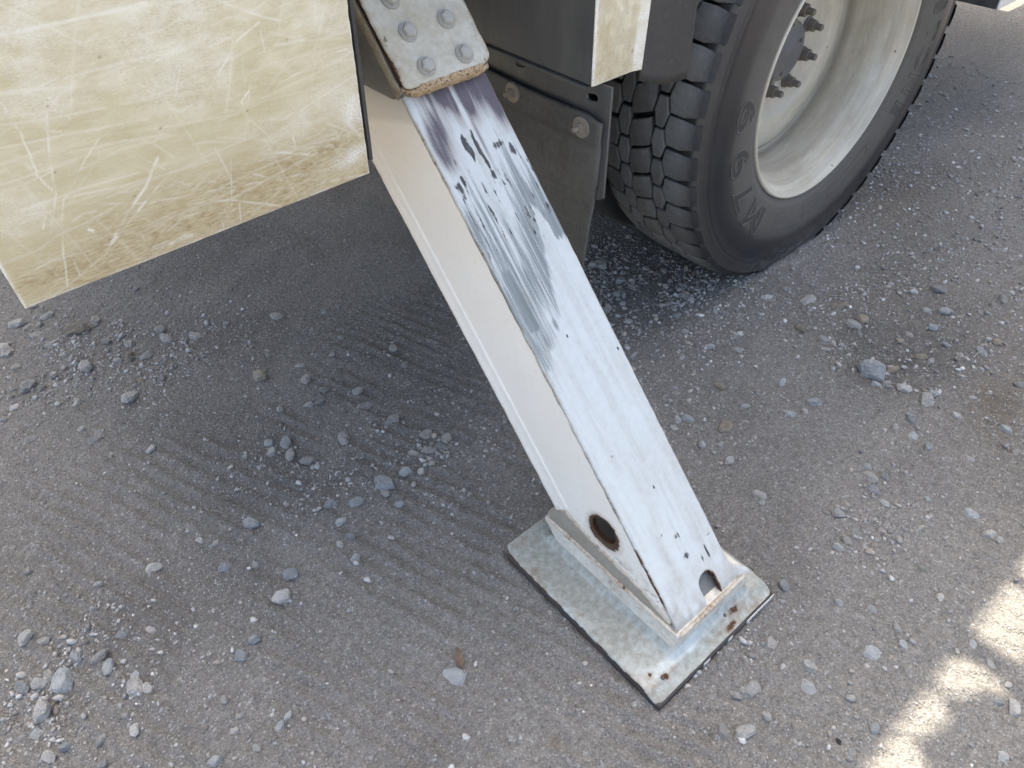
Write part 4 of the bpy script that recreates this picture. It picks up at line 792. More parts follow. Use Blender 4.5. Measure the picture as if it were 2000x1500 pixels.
# ---- yellowed, scratched side panel
def mat_panel(name='yellowed_panel', k=(1, 1)):
    m = NT(name); uv = m.tc.outputs['UV']
    g1 = m.noise(1, 5, .65, m.co('UV', (13 * k[0], 60 * k[1], 1), (0, 0, .05))); g2 = m.noise(1, 5, .65, m.co('UV', (90 * k[0], 480 * k[1], 1), (0, 0, -.04))); g3 = m.noise(1, 4, .6, m.co('UV', (300, 620, 1), (0, 0, .35)))
    med = m.noise(34, 5, .65, uv); fine = m.noise(620, 4, .7, uv); big = m.noise(6, 4, .6, uv)
    f = m.ma('ADD', m.ma('MULTIPLY', g1, .30), m.ma('ADD', m.ma('MULTIPLY', g2, .30), m.ma('MULTIPLY', med, .40)))
    c = m.mix(m.mr(f, .36, .64), (.49, .415, .245), (.685, .625, .44))
    c = m.mix(m.mr(m.ma('ADD', m.ma('MULTIPLY', big, .5), m.ma('MULTIPLY', g1, .5)), .45, .65, 0, .40), c, (.71, .665, .52))
    br = m.ma('MULTIPLY', m.attr('brown'), m.mr(m.ma('ADD', m.ma('MULTIPLY', g2, .6), m.ma('MULTIPLY', med, .4)), .34, .62))
    c = m.mix(br, c, (.31, .225, .105))
    c = m.mix(m.mr(g3, .58, .72, 0, .36), c, (.76, .71, .57)); c = m.mix(m.mr(g3, .40, .28, 0, .38), c, (.40, .32, .19))
    c = m.mix(m.mr(fine, .6, .8, 0, .25), c, (.30, .235, .14))
    w = m.ma('MULTIPLY', m.attr('white'), m.mr(m.ma('ADD', m.ma('MULTIPLY', g3, .5), m.ma('MULTIPLY', med, .5)), .36, .60)); c = m.mix(w, c, (.84, .83, .78))
    c = m.mix(m.attr('scr'), c, (.88, .865, .80))
    c = m.mix(m.attr('spot'), c, (.20, .13, .06))
    ro = m.mr(f, .3, .7, .5, .34)
    return m.out(c, ro, 0, m.bump(m.ma('ADD', m.ma('MULTIPLY', g2, .5), m.ma('ADD', m.ma('MULTIPLY', g3, .3), m.ma('MULTIPLY', m.attr('scr'), .4))), .0005, .8), .35)
def side_panel():
    us = np.linspace(0, 1, 300); zs = np.concatenate([np.arange(0, .40, .00145), np.linspace(.41, .97, 24)])
    U, Zr = np.meshgrid(us, zs); Z = .6735 + Zr
    xl = -.0055; xr = .4235 + .045 * Zr
    X = xl + U * (xr - xl)
    edge = np.minimum(np.minimum(X - xl, xr - X), Zr)
    X = X + np.where(U == 1, .0016 * (fbm(Z * 90, Z * 0, 3, 81) - .5) - .0008, 0) + np.where(U == 0, .0008 * (fbm(Z * 90, Z * 0, 3, 82) - .5), 0)
    Y = YS + .0016 * sstep(.004, 0, edge) + .0012 * (fbm(X * 7, Z * 7, 2, 83) - .5) + .0005 * (fbm(X * 45, Z * 45, 3, 84) - .5)
    scr = np.zeros_like(X)
    for w, a, pts in SCRATCHES:
        x0 = min(p[0] for p in pts) - .02; x1 = max(p[0] for p in pts) + .02; z0 = min(p[1] for p in pts) - .02; z1 = max(p[1] for p in pts) + .02
        k = (X > x0) & (X < x1) & (Z > z0) & (Z < z1)
        if not k.any(): continue
        xx, zz = X[k], Z[k]; jx = .0014 * (fbm(xx * 60, zz * 60, 2, 85) - .5); d = seg_dist(xx + jx, zz + jx, pts)
        w = max(w * .62, .00105); soft = w > .0022
        br = sstep(.36, .60, fbm(xx * (160 if soft else 70), zz * (160 if soft else 70), 3, 86))
        val = .62 * a * (sstep(w * 1.35, w * .15, d) if not soft else .75 * np.exp(-(d / w) ** 2)) * (.25 + .75 * br)
        scr[k] = np.maximum(scr[k], val)
    # many faint hairline scratches roughly along the truck
    r = random.Random(3)
    for _ in range(190):
        cx, cz = r.uniform(-.02, .44), r.uniform(.67, 1.06); L = r.uniform(.015, .14); a = r.gauss(.03, .16) if r.random() < .75 else r.uniform(-1.5, 1.5)
        dx, dz = math.cos(a) * L / 2, math.sin(a) * L / 2; bz = r.uniform(-.006, .006)
        pts = [(cx - dx, cz - dz), (cx, cz + bz), (cx + dx, cz + dz)]
        k = (np.abs(X - cx) < abs(dx) + .01) & (np.abs(Z - cz) < abs(dz) + .012)
        if not k.any(): continue
        d = seg_dist(X[k], Z[k], pts); scr[k] = np.maximum(scr[k], r.uniform(.06, .24) * sstep(.0018, .0002, d))
    brown = np.clip(.9 * sstep(.10, .012, Zr - .05 * (X - .1)) * (.5 + .7 * fbm(X * 9, Z * 40, 3, 87)) + .55 * sstep(.26, .05, Zr) * fbm(X * 5, Z * 14, 3, 88) + .5 * sstep(.07, .0, xr - X) * fbm(X * 20, Z * 20, 3, 89), 0, 1)
    white = np.clip(.95 * sstep(.0045, .0005, edge) * (.35 + .65 * sstep(.35, .6, fbm(X * 40, Z * 40, 3, 90))) + .8 * blob(X, Z, .405, .705, .04, .012, .2) * 1 + .8 * blob(X, Z, .415, .76, .02, .018) + .30 * sstep(.55, .72, fbm(X * 9, Z * 22, 4, 91)) * sstep(.03, .10, Zr) + .35 * sstep(.80, 1.02, Z) * fbm(X * 4, Z * 12, 3, 92)
                    + 0.2 * sstep(.02, 0, Zr) * sstep(.5, .7, fbm(X * 14, Z * 30, 3, 93)), 0, 1)
    spot = np.zeros_like(X)
    for sx, sz, s in ((.012, .985, .004), (.022, .983, .0025), (.285, .80, .0014), (.22, .935, .002), (.16, .89, .0015), (.19, .81, .0016), (.10, .86, .0014), (.247, .94, .0016), (.30, .73, .0015), (.35, .86, .0014), (.08, .80, .0012), (.14, .75, .0014)):
        spot = np.maximum(spot, .8 * blob(X, Z, sx, sz, s, s * .7))
    return grid_mesh('side_panel', np.stack([X, Y, Z], -1), np.stack([X, Z], -1), dict(scr=np.clip(scr, 0, 1), brown=brown, white=white, spot=spot))
PAN = obj('side_panel', side_panel(), mat_panel(), TRK, label='yellowed scratched panel with a worn pale lower edge')
s_ = PAN.modifiers.new('thickness', 'SOLIDIFY'); s_.thickness = .004; s_.offset = -1
m_cream = mat_paint_obj('aged_cream_paint', (.66, .60, .47), (.36, .28, .16), .6, .1, 1.0, .5)
m_under = mat_paint_obj('underbody_black', (.022, .022, .023), (.09, .075, .058), .8, .1, 1.0, .8)
m_white = mat_paint_obj('truck_white', (.74, .73, .69), (.40, .34, .24), .35, .03, .8, .45)
obj('storage_box', box('storage_box', (-.0035, YS + .0045, .678), (.423, 1.36, 1.596), .003), m_cream, TRK)
# dark rubber trim along the far edge of the panel
obj('edge_trim', prism('edge_trim', [(.4265, .690), (.4315, .690), (.4745, 1.64), (.4695, 1.64)], lambda x, z, y: Vector((x, y, z)), YS + .001, YS + .012, .0008), m_dark, TRK)

# ---- box ahead of the outrigger bay: black inner side, cream outer corner panel
def mat_blackside():
    m = NT('dusty_black_side'); co = m.co(); n1 = m.noise(5, 5, .6, co); n2 = m.noise(60, 5, .65, co); st = m.noise(1, 4, .6, m.co('Object', (20, 26, 5)))
    c = m.mix(m.mr(m.ma('ADD', m.ma('MULTIPLY', n1, .6), m.ma('MULTIPLY', st, .4)), .35, .65), (.062, .064, .064), (.13, .127, .116))
    c = m.mix(m.mr(n2, .6, .8, 0, .4), c, (.16, .145, .12))
    return m.out(c, m.mr(n1, .3, .7, .42, .62), 0, m.bump(n2, .0005, .5), .4)
m_blk = mat_blackside()
BX = .8385
obj('black_side_panel', box('black_side_panel', (BX, YS + .006, .671), (BX + .006, 1.62, 1.596), .0015), m_blk, TRK, label='dusty black side panel facing the outrigger bay')
obj('bottom_flange', prism('bottom_flange', [(YS + .008, .6695), (1.62, .6695), (1.62, .6635), (YS + .018, .6635)], lambda y, z, x: Vector((x, y, z)), BX - .006, BX + .010, .0015), m_blk, TRK)
obj('box_shell', box('box_shell', (BX + .0065, YS + .006, .676), (.944, 1.62, 1.596), .002), m_under, TRK)
def corner_panel():
    xs = np.linspace(BX - .002, .9465, 78); zs = np.concatenate([np.arange(0, .24, .0017), np.linspace(.25, .97, 16)]); U, Zr = np.meshgrid((xs - xs[0]) / (xs[-1] - xs[0]), zs)
    Z = .6715 + Zr + .004 * sstep(.0, 1, U) * sstep(.02, 0, Zr) * 0; X = xs[0] + U * (xs[-1] - xs[0] + .06 * Zr)
    wpx = (xs[-1] - xs[0] + .06 * Zr)
    Y = YS + .0015 * sstep(.03, 0, U) - .005 * sstep(.80, 1.0, U)
    white = np.clip(.40 * fbm(X * 50, Z * 40, 3, 105) + .95 * sstep(.80, .86, U + .05 * (fbm(X * 40, Z * 40, 3, 101) - .5)) + .9 * sstep(.05, .02, U) + .8 * sstep(.004, 0, Zr) * fbm(X * 50, Z * 50, 2, 103), 0, 1)
    brown = np.clip(.55 * sstep(.36, .62, fbm(X * 80, Z * 60, 4, 102)) * sstep(.9, .7, U) + .65 * sstep(.09, .0, Zr) * fbm(X * 26, Z * 26, 3, 104), 0, 1)
    zz = np.zeros_like(X)
    return grid_mesh('corner_panel', np.stack([X, Y, Z], -1), np.stack([X, Z], -1), dict(scr=zz, brown=brown, white=white, spot=.8 * blob(X, Z, .925, .705, .002, .003)))
CP = obj('corner_panel', corner_panel(), mat_panel('mottled_corner_panel', (3.5, .30)), TRK, label='narrow cream corner panel mottled yellow with a bare white edge')
s_ = CP.modifiers.new('thickness', 'SOLIDIFY'); s_.thickness = .003; s_.offset = -1
def rubber(name, dust, c0=(.028, .029, .032), c1=(.15, .135, .11), n_sc=1.0):
    m = NT(name); co = m.co(); n1 = m.noise(7 * n_sc, 5, .62, co); n2 = m.noise(80 * n_sc, 5, .65, co); n3 = m.noise(480, 3, .6, co); sc = m.noise(1, 3, .5, m.co('Object', (30, 30, 260), (.5, .4, .3)))
    c = m.mix(m.mr(m.ma('ADD', m.ma('MULTIPLY', n1, .6), m.ma('MULTIPLY', n2, .4)), .36, .68, dust * .25, dust), c0, c1)
    big = m.noise(2.6 * n_sc, 4, .6, co); c = m.mix(m.mr(big, .40, .60, .55 * dust, 0), c, c0)
    s2 = m.noise(1, 3, .5, m.co('Object', (40, 22, 300), (.9, .2, .1))); s3 = m.noise(1, 3, .5, m.co('Object', (20, 260, 30), (.3, .0, .2)))
    c = m.mix(m.mr(s2, .68, .74, 0, .45 * dust), c, tuple(k * 1.5 for k in c1)); c = m.mix(m.mr(s3, .66, .73, 0, .6 * dust), c, (.02, .02, .02))
    c = m.mix(m.mr(sc, .66, .76, 0, .35 * dust), c, tuple(k * 1.6 for k in c1)); c = m.mix(m.mr(n3, .25, .75, 0, .25), c, (.015, .015, .016))
    return m.out(c, m.mr(n1, .3, .7, .55, .75), 0, m.bump(m.ma('ADD', n2, m.ma('MULTIPLY', n3, .4)), .0009, .7), .35)
m_flap = rubber('fender_rubber', .45)
m_mud = rubber('mudflap_rubber', .95, (.046, .045, .043), (.175, .168, .152))
def fender_flap():
    us = np.linspace(0, 1, 30); zs = np.linspace(0, .95, 60); U, Zr = np.meshgrid(us, zs)
    X = .9465 + .1215 * U + .055 * Zr
    Z = .652 + Zr - .020 * U + .014 * np.sin(U * 2.6) * sstep(.1, 0, Zr) * -1
    Y = YS - .003 + .010 * np.sin(U * np.pi * .9) * .6 - .006 * sstep(.2, 0, Zr) * U
    return grid_mesh('fender_flap', np.stack([X, Y, Z], -1))
FF = obj('fender_flap', fender_flap(), m_flap, TRK, label='black rubber flap hanging beside the tyre'); s_ = FF.modifiers.new('thickness', 'SOLIDIFY'); s_.thickness = .006; s_.offset = -1

# ---- mud flap with its bracket
def slot_plate():
    me = prism('mudflap_bracket', [(.782, .668), (.784, .470), (.798, .462), (1.30, .462), (1.30, .668)], lambda y, z, x: Vector((x, y, z)), .8625, .8675, .0008)
    for y, z in ((.824, .6405), (1.004, .6470)):
        cb = bmesh.new()
        pts = [(y + sx * .0075 + .0062 * math.cos(a), z + sx * -.001 + .0062 * math.sin(a)) for sx, lo in ((1, -math.pi / 2), (-1, math.pi / 2)) for a in [lo + math.pi * i / 7 for i in range(8)]]
        cut = prism('cut', pts, lambda u, v, w: Vector((w, u, v)), .84, .89); me = boolean(me, cut)
    me.name = 'mudflap_bracket'; me.materials.clear(); return me
obj('mudflap_bracket', slot_plate(), m_blk, TRK, label='black slotted steel bracket above the mud flap')
def mudflap():
    us = np.linspace(0, 1, 60); vs = np.linspace(0, 1, 70); U, V = np.meshgrid(us, vs)      # V 0 bottom
    yl = np.interp(V, [0, .12, .42, .7, 1], [.824, .822, .812, .797, .790])
    Y = yl + U * (1.34 - yl)
    ztop = .618 - .004 * np.sin(np.clip((Y - .79) / .3, 0, 1) * np.pi) + .010 * sstep(.83, .79, Y) * -1
    Z = .245 + V * (ztop - .245)
    X = .853 + .006 * np.sin(Y * 14 + Z * 5) * (1 - V) - .010 * sstep(.80, .0, V) * sstep(.06, 0, Y - yl) + .010 * sstep(.25, 0, U) * (1 - V) ** 2 + .002 * (fbm(Y * 18, Z * 18, 3, 111) - .5)
    X = X - .0035 * sstep(.560, .575, Z)
    return grid_mesh('mudflap', np.stack([X, Y, Z], -1)[:, ::-1])
MF = obj('mudflap', mudflap(), m_mud, TRK, label='dusty black rubber mud flap hung on two bolts'); s_ = MF.modifiers.new('thickness', 'SOLIDIFY'); s_.thickness = .008; s_.offset = -1
# clamp strip across the flap (top band) and its vertical seam
m_wash = mat_paint_obj('dusty_zinc', (.30, .265, .21), (.22, .19, .145), .7, .05, 2, .7)
for y, z in ((1.010, .5975), (.832, .5915)):
    bm = bmesh.new(); X0 = .8475
    cyl_into(bm, (X0 + .004, y, z), (X0 - .0015, y, z), .0185, .0178, 30); cyl_into(bm, (X0 - .0015, y, z), (X0 - .0085, y, z), .0085, .0085, 6); cyl_into(bm, (X0 - .0085, y, z), (X0 - .018, y, z), .0048, .0040, 12)
    obj('mudflap_bolt', bm_mesh('mudflap_bolt', bm), m_wash, TRK)

# ---- wheel
WHL = bpy.data.objects.new('wheel', None); WHL.empty_display_size = .1; WHL.location = (WX, YS, WZ); link(WHL, TRK, 'dusty wheel with lug tread and a deep-dished pale rim')
CY = .917
def radial(m):
    x, y, z = m.sep(m.co()); dx = m.ma('SUBTRACT', x, WX); dz = m.ma('SUBTRACT', z, WZ)
    return m.ma('SQRT', m.ma('ADD', m.ma('MULTIPLY', dx, dx), m.ma('MULTIPLY', dz, dz))), y, z, dx, dz
def mat_tyre():
    m = NT('tyre_rubber'); co = m.co(); r, y, z, dx, dz = radial(m)
    n1 = m.noise(6, 5, .62, co); n2 = m.noise(60, 5, .65, co); n3 = m.noise(450, 3, .6, co)
    ang = m.ma('ARCTAN2', dz, dx); cb = m.n('ShaderNodeCombineXYZ'); m.put(cb.inputs[0], m.ma('MULTIPLY', r, 420.0)); m.put(cb.inputs[1], m.ma('MULTIPLY', ang, 3.0)); rings = m.noise(1, 3, .6, cb.outputs[0])
    ramp = m.n('ShaderNodeValToRGB'); m.put(ramp.inputs[0], m.mr(r, .30, .53))
    e = ramp.color_ramp; e.elements[0].position = 0; e.elements[0].color = (.75,) * 3 + (1,); e.elements[1].position = 1; e.elements[1].color = (.5,) * 3 + (1,)
    for p, v in ((.08, .72), (.30, .62), (.40, .52), (.47, .16), (.56, .05), (.72, .05), (.78, .24), (.86, .32), (.90, .32)):
        q = e.elements.new(p); q.color = (v, v, v, 1)
    rw = m.ma('ADD', ramp.outputs[0], m.ma('MULTIPLY', m.ma('SUBTRACT', n1, .5), .42))
    d = m.ma('MULTIPLY', m.mr(rw, 0, 1), m.mr(n2, .2, .75, .55, 1.0))
    d = m.ma('MULTIPLY', d, m.mr(rings, .3, .7, .75, 1.1))
    c = m.mix(d, (.016, .017, .021), (.195, .178, .150))
    low = m.ma('MULTIPLY', m.mr(z, .11, .02), m.mr(n2, .42, .62)); c = m.mix(m.ma('MULTIPLY', low, .55), c, (.20, .18, .15))
    groove = m.ma('MULTIPLY', m.mr(y, .792, .80), m.ma('MULTIPLY', m.mr(y, 1.045, 1.035), m.mr(r, .495, .50)))
    c = m.mix(groove, c, (.017, .016, .015))
    c = m.mix(m.mr(n3, .25, .75, 0, .2), c, (.012, .012, .013))
    return m.out(c, m.mr(d, 0, .7, .36, .8), 0, m.bump(m.ma('ADD', m.ma('MULTIPLY', rings, .8), m.ma('ADD', m.ma('MULTIPLY', n2, .4), m.ma('MULTIPLY', n3, .4))), .0009, .7), .4)
m_tyre = mat_tyre()
side = [(.298, .808), (.3025, .7935), (.308, .789), (.3125, .7885), (.314, .7865), (.326, .7835), (.345, .7795), (.372, .7755), (.40, .7738), (.425, .7740), (.447, .7765), (.4635, .7795), (.4645, .7788), (.4665, .7795), (.474, .7815), (.4750, .7808), (.477, .7820), (.486, .7850), (.4935, .7876), (.4965, .7880), (.5025, .7893), (.5060, .7925), (.5075, .798), (.5112, .812), (.5112, .822), (.5038, .829)]
prof = side + [(.5030, .835), (.5040, CY)] + [(r, 2 * CY - y) for r, y in ([(.5030, .835)] + side[::-1])]
obj('tyre', lathe('tyre', prof, (WX, WZ), 180), m_tyre, WHL, label='black truck tyre with dust-browned sidewall and raised lettering')
def mat_tread():
    m = NT('tread_rubber'); tc = m.co(); r = m.rand(); geo = m.n('ShaderNodeNewGeometry'); x, y, z = m.sep(tc)
    n1 = m.noise(9, 5, .6, tc); n2 = m.noise(90, 5, .65, tc); n3 = m.noise(450, 3, .6, tc)
    f = m.ma('ADD', m.ma('MULTIPLY', n1, .5), m.ma('MULTIPLY', n2, .5))
    c = m.mix(m.mr(f, .38, .66, .15, .8), (.13, .132, .13), (.26, .255, .238))
    c = m.mix(m.ma('MULTIPLY', m.mr(y, -.108, -.132, 0, .85), m.mr(n2, .3, .62)), c, (.42, .415, .40))
    gr = m.ma('SQRT', m.ma('ADD', m.ma('MULTIPLY', x, x), m.ma('MULTIPLY', z, z))); c = m.mix(m.mr(gr, .5165, .5075, 0, .9), c, (.018, .018, .019))
    c = m.mix(m.mr(n3, .25, .75, 0, .3), c, (.016, .016, .016)); c = m.mix(1, c, m.mix(r, (.8, .8, .8), (1.2, 1.2, 1.2)), 'MULTIPLY')
    return m.out(c, .75, 0, m.bump(m.ma('ADD', n2, m.ma('MULTIPLY', n3, .6)), .0012, .8), .3)
m_tread = mat_tread()
NP = 48; PITCH = 2 * math.pi / NP
def rr(y): return WR - .0125 * (abs(y - CY) / .128) ** 4
def block(name, outline, lug=0):
    """outline: (y, a) with a in pitches; built at angle 0 about the axle, origin on the axle"""
    bm = bmesh.new(); n = len(outline); cy = sum(p[0] for p in outline) / n; ca = sum(p[1] for p in outline) / n
    def ring(s, dr, low=0):
        R = []
        for y, a in outline:
            py = cy + (y - cy) * s; pa = ca + (a - ca) * s; r = rr(y) + dr
            outer = lug and abs(y - CY) > .118
            if low: r = .5005 if not outer else .4990
            if low and outer: py = py - lug * .0105 * -1 if False else (py + (.0065 if y > CY else -.0065))
            th = -pa * PITCH
            R.append(bm.verts.new((r * math.cos(th), py - CY, r * math.sin(th))))
        return R
    A = ring(1.035, 0, 1); B = ring(1.0, -.0016); Cc = ring(.93, 0)
    for P, Q in ((A, B), (B, Cc)):
        for i in range(n): bm.faces.new((P[i], P[(i + 1) % n], Q[(i + 1) % n], Q[i]))
    th = -ca * PITCH; v = bm.verts.new(((rr(cy) + .0003) * math.cos(th), cy - CY, (rr(cy) + .0003) * math.sin(th)))
    for i in range(n): bm.faces.new((Cc[i], Cc[(i + 1) % n], v))
    me = bm_mesh(name, bm); me.shade_smooth(); me.set_sharp_from_angle(angle=math.radians(38)); me.materials.append(m_tread); return me
g = .058
mid = [(.9440, .02 + g), (.917, .16 + g), (.8935, .30 + g), (.8885, .78), (.8955, 1.28 - g), (.917, 1.14 - g), (.9400, 1.0 - g), (.9470, .50)]
hexr = [(.8800, g), (.8640, g), (.8540, .48), (.8620, 1 - g), (.8810, 1 - g), (.8870, .52)]
lugr = [(.8500, .5 + g * 1.2), (.8200, .47 + g), (.7905, .50 + g * 2.2), (.7890, 1.0), (.7905, 1.5 - g * 2.2), (.8200, 1.5 - g), (.8500, 1.5 - g), (.8575, 1.0)]
hexl = [(2 * CY - y - .001, a + .32) for y, a in hexr]
lugl = [(2 * CY - y, a + .32) for y, a in lugr]
blocks = [block('tread_block', mid), block('tread_block', hexr), block('tread_block', hexl), block('tread_block', lugr, 1), block('tread_block', lugl, 1)]
for me in blocks:
    for k in range(NP):
        o = bpy.data.objects.new('tread_block', me); o.location = (WX, CY, WZ); o.rotation_euler = (0, k * PITCH + rnd.uniform(-.004, .004), 0); link(o, WHL)
# raised lettering
def side_y(r): 
    rs = [p[0] for p in side]; ys = [p[1] for p in side]; return float(np.interp(r, rs[4:], ys[4:]))
def lettering(name, items, rc, h, wid, outline, raise_):
    V, F = [], []
    for ch, deg in items:
        cu = bpy.data.curves.new('t', 'FONT'); cu.body = ch; cu.size = 1; cu.align_x = 'CENTER'; cu.resolution_u = 4
        if outline: cu.fill_mode = 'NONE'; cu.bevel_depth = .018; cu.bevel_resolution = 1; cu.offset = .022
        else: cu.extrude = .02; cu.offset = .022
        o = bpy.data.objects.new('t', cu); COL.objects.link(o); dg = bpy.context.evaluated_depsgraph_get(); me = bpy.data.meshes.new_from_object(o.evaluated_get(dg)); bpy.data.objects.remove(o)
        bm = bmesh.new(); bm.from_mesh(me)
        bmesh.ops.subdivide_edges(bm, edges=[e for e in bm.edges if e.calc_length() > .12], cuts=3, use_grid_fill=False); bmesh.ops.triangulate(bm, faces=bm.faces)
        b0 = len(V); bm.verts.index_update()
        for v in bm.verts:
            r = rc + (v.co.y - .345) * h / .69; a = math.radians(deg) - v.co.x * wid / rc
            y = side_y(r) - (.0002 + raise_ * max(0, v.co.z + .012) / .03)
            V.append((WX + r * math.cos(a), y, WZ + r * math.sin(a)))
        F += [tuple(b0 + v.index for v in f.verts) for f in bm.faces]; bm.free()
    me = bpy.data.meshes.new(name); me.from_pydata(V, [], F); me.update(); return me
m_let = rubber('lettering_rubber', .9, (.05, .048, .045), (.185, .168, .142)); m_letf = rubber('lettering_fill', .5, (.03, .03, .032), (.11, .10, .085))
big = [('M', 227), ('7', 211), ('9', 195), ('9', 178.5)]; brand = [(c, 8 - 9.2 * (i - 6)) for i, c in enumerate('BRIDGESTONE')]
for it in big:
    obj('raised_letter', lettering('raised_letter', [it], .3675, .064, .135, True, .0016), m_let, WHL)
    obj('letter_face', lettering('letter_face', [it], .3675, .064, .135, False, .0007), m_letf, WHL)
for it in brand: obj('raised_letter', lettering('raised_letter', [it], .384, .046, .072, True, .0014), m_let, WHL)
def frame_ring(a0, a1, r0, r1):
    pts = [(a, r0) for a in np.linspace(a0, a1, 14)] + [(a1, r) for r in np.linspace(r0, r1, 4)] + [(a, r1) for a in np.linspace(a1, a0, 14)] + [(a0, r) for r in np.linspace(r1, r0, 4)]
    return tube('raised_border', [Vector((WX + r * math.cos(math.radians(a)), side_y(r) - .0002, WZ + r * math.sin(math.radians(a)))) for a, r in pts], .0007, 5)
obj('raised_border', frame_ring(246, 268, .338, .372), m_let, WHL); obj('raised_border', frame_ring(285, 312, .342, .366), m_let, WHL)

def mat_rim():
    m = NT('dirty_pale_rim'); co = m.co(); r, y, z, dx, dz = radial(m)
    ang = m.ma('ARCTAN2', dz, dx); cb = m.n('ShaderNodeCombineXYZ'); m.put(cb.inputs[0], m.ma('MULTIPLY', ang, 2.2)); m.put(cb.inputs[1], m.ma('MULTIPLY', y, 60.0)); m.put(cb.inputs[2], m.ma('MULTIPLY', r, 60.0))
    ring = m.noise(1, 5, .65, cb.outputs[0]); n1 = m.noise(8, 5, .62, co); n2 = m.noise(60, 5, .65, co); n3 = m.noise(400, 3, .6, co)
    f = m.ma('ADD', m.ma('MULTIPLY', ring, .55), m.ma('ADD', m.ma('MULTIPLY', n1, .35), m.ma('MULTIPLY', n2, .10)))
    c = m.mix(m.mr(f, .34, .64), (.66, .625, .53), (.43, .375, .275))
    c = m.mix(m.mr(m.ma('ADD', m.ma('MULTIPLY', ring, .75), m.ma('MULTIPLY', n2, .25)), .58, .72, 0, .55), c, (.85, .86, .83))
    dk = m.ma('MULTIPLY', m.mr(y, .915, .935), m.mr(y, .952, .940)); c = m.mix(m.ma('MULTIPLY', dk, m.mr(r, .225, .24, 0, .75)), c, (.22, .195, .15))
    c = m.mix(m.ma('MULTIPLY', m.mr(y, .925, .935), m.mr(r, .235, .20, 0, .5)), c, (.42, .39, .33))
    c = m.mix(m.mr(y, .80, .793, 0, .5), c, (.60, .56, .47))
    v = m.voro(75, 'Distance', co); sp = m.n('ShaderNodeSeparateColor'); m.put(sp.inputs[0], m.voro(75, 'Color', co))
    c = m.mix(m.ma('MULTIPLY', m.mr(v, .25, .15), m.ma('GREATER_THAN', sp.outputs[0], .985)), c, (.16, .11, .06))
    c = m.mix(m.mr(n3, .3, .75, 0, .18), c, (.12, .10, .08))
    return m.out(c, m.mr(f, .3, .65, .34, .62), .15, m.bump(m.ma('ADD', m.ma('MULTIPLY', n2, .5), m.ma('MULTIPLY', n3, .3)), .0005, .5), .45)
m_rim = mat_rim()
rp = [(.3005, .806), (.3025, .795), (.3030, .7905), (.3015, .7872), (.2985, .7862), (.2958, .7876), (.2945, .7905), (.2925, .797), (.2855, .8035), (.2800, .808), (.2762, .816), (.2735, .828), (.2690, .838), (.2640, .848), (.2612, .858), (.2600, .872), (.2588, .890), (.2565, .908), (.2550, .920), (.2545, .931), (.2525, .9405), (.2475, .9450), (.2420, .9440), (.2370, .9400), (.2250, .9335), (.2050, .9285), (.1850, .9265), (.1680, .9275), (.1580, .9305), (.1500, .9350), (.1400, .9400), (.1200, .9430), (.0, .9440)]
obj('rim', lathe('rim', rp, (WX, WZ), 160), m_rim, WHL, label='deep-dished dirty pale rim')
m_hub = mat_paint_obj('hub_grey', (.115, .115, .12), (.19, .17, .145), .7, .05, 1.5, .6)
hub = [(.0, .926), (.016, .926), (.018, .928), (.060, .929), (.0640, .9305), (.0665, .934), (.067, .946)]
obj('hub_cap', lathe('hub_cap', hub[::-1], (WX, WZ), 64), m_hub, WHL)
bm = bmesh.new()
for a in (20, 140, 260):
    a = math.radians(a); p = (WX + .048 * math.cos(a), .929, WZ + .048 * math.sin(a)); cyl_into(bm, p, (p[0], .9255, p[2]), .005, n=6)
obj('cap_screws', bm_mesh('cap_screws', bm), m_hub, WHL)
m_stud = mat_paint_obj('rusty_stud', (.14, .128, .112), (.21, .18, .14), .8, .12, 2.0, .7)
bm = bmesh.new(); cyl_into(bm, (0, .002, 0), (0, -.005, 0), .0170, .0170, 20); cyl_into(bm, (0, -.005, 0), (0, -.0215, 0), .0142, .0138, 6); cyl_into(bm, (0, -.0215, 0), (0, -.0385, 0), .0078, .0078, 14); cyl_into(bm, (0, -.0385, 0), (0, -.0405, 0), .0078, .0062, 14)
sm = bm_mesh('wheel_stud', bm); sm.materials.append(m_stud)
for k in range(8):
    a = math.radians(72 - 45 * k); o = bpy.data.objects.new('wheel_stud', sm); o.location = (WX + .090 * math.cos(a), .9425, WZ + .090 * math.sin(a)); o.rotation_euler = (0, rnd.uniform(0, 1), 0); link(o, WHL)

# ---- inner twin wheel and the rest of the truck that shades the ground
shift = .325
obj('inner_tyre', lathe('inner_tyre', [(r + (.012 if .495 < r else 0), y + shift) for r, y in prof], (WX, WZ), 96), m_tyre, TRK)
def simple_wheel(y0, y1):
    return lathe('far_wheel', [(.0, y0 + .1), (.25, y0 + .1), (.27, y0), (.40, y0 - .015), (.50, y0 + .01), (.512, y0 + .03), (.512, y1 - .03), (.50, y1 - .01), (.27, y1), (.25, y1 - .05), (.0, y1 - .05)], (WX, WZ), 64)
obj('far_wheel', simple_wheel(2.30, 2.85), m_tyre, TRK)
obj('axle', tube('axle', [(WX, .95, WZ), (WX, 2.5, WZ)], .07, 16), m_under, TRK)
obj('chassis_rail', box('chassis_rail', (-.01, 1.42, .62), (4.4, 1.52, .86), .004), m_under, TRK)
obj('chassis_rail', box('chassis_rail', (-.01, 2.12, .62), (4.4, 2.22, .86), .004), m_under, TRK)
obj('bay_back_wall', box('bay_back_wall', (.43, 1.37, .70), (.8375, 1.40, 1.596), .002), m_under, TRK)
obj('fender_panel', box('fender_panel', (1.01, YS, 1.16), (2.42, YS + .02, 1.596), .003), m_white, TRK)
obj('far_side_box', box('far_side_box', (-.01, 2.33, .62), (1.05, 2.84, 1.596), .004), m_cream, TRK)
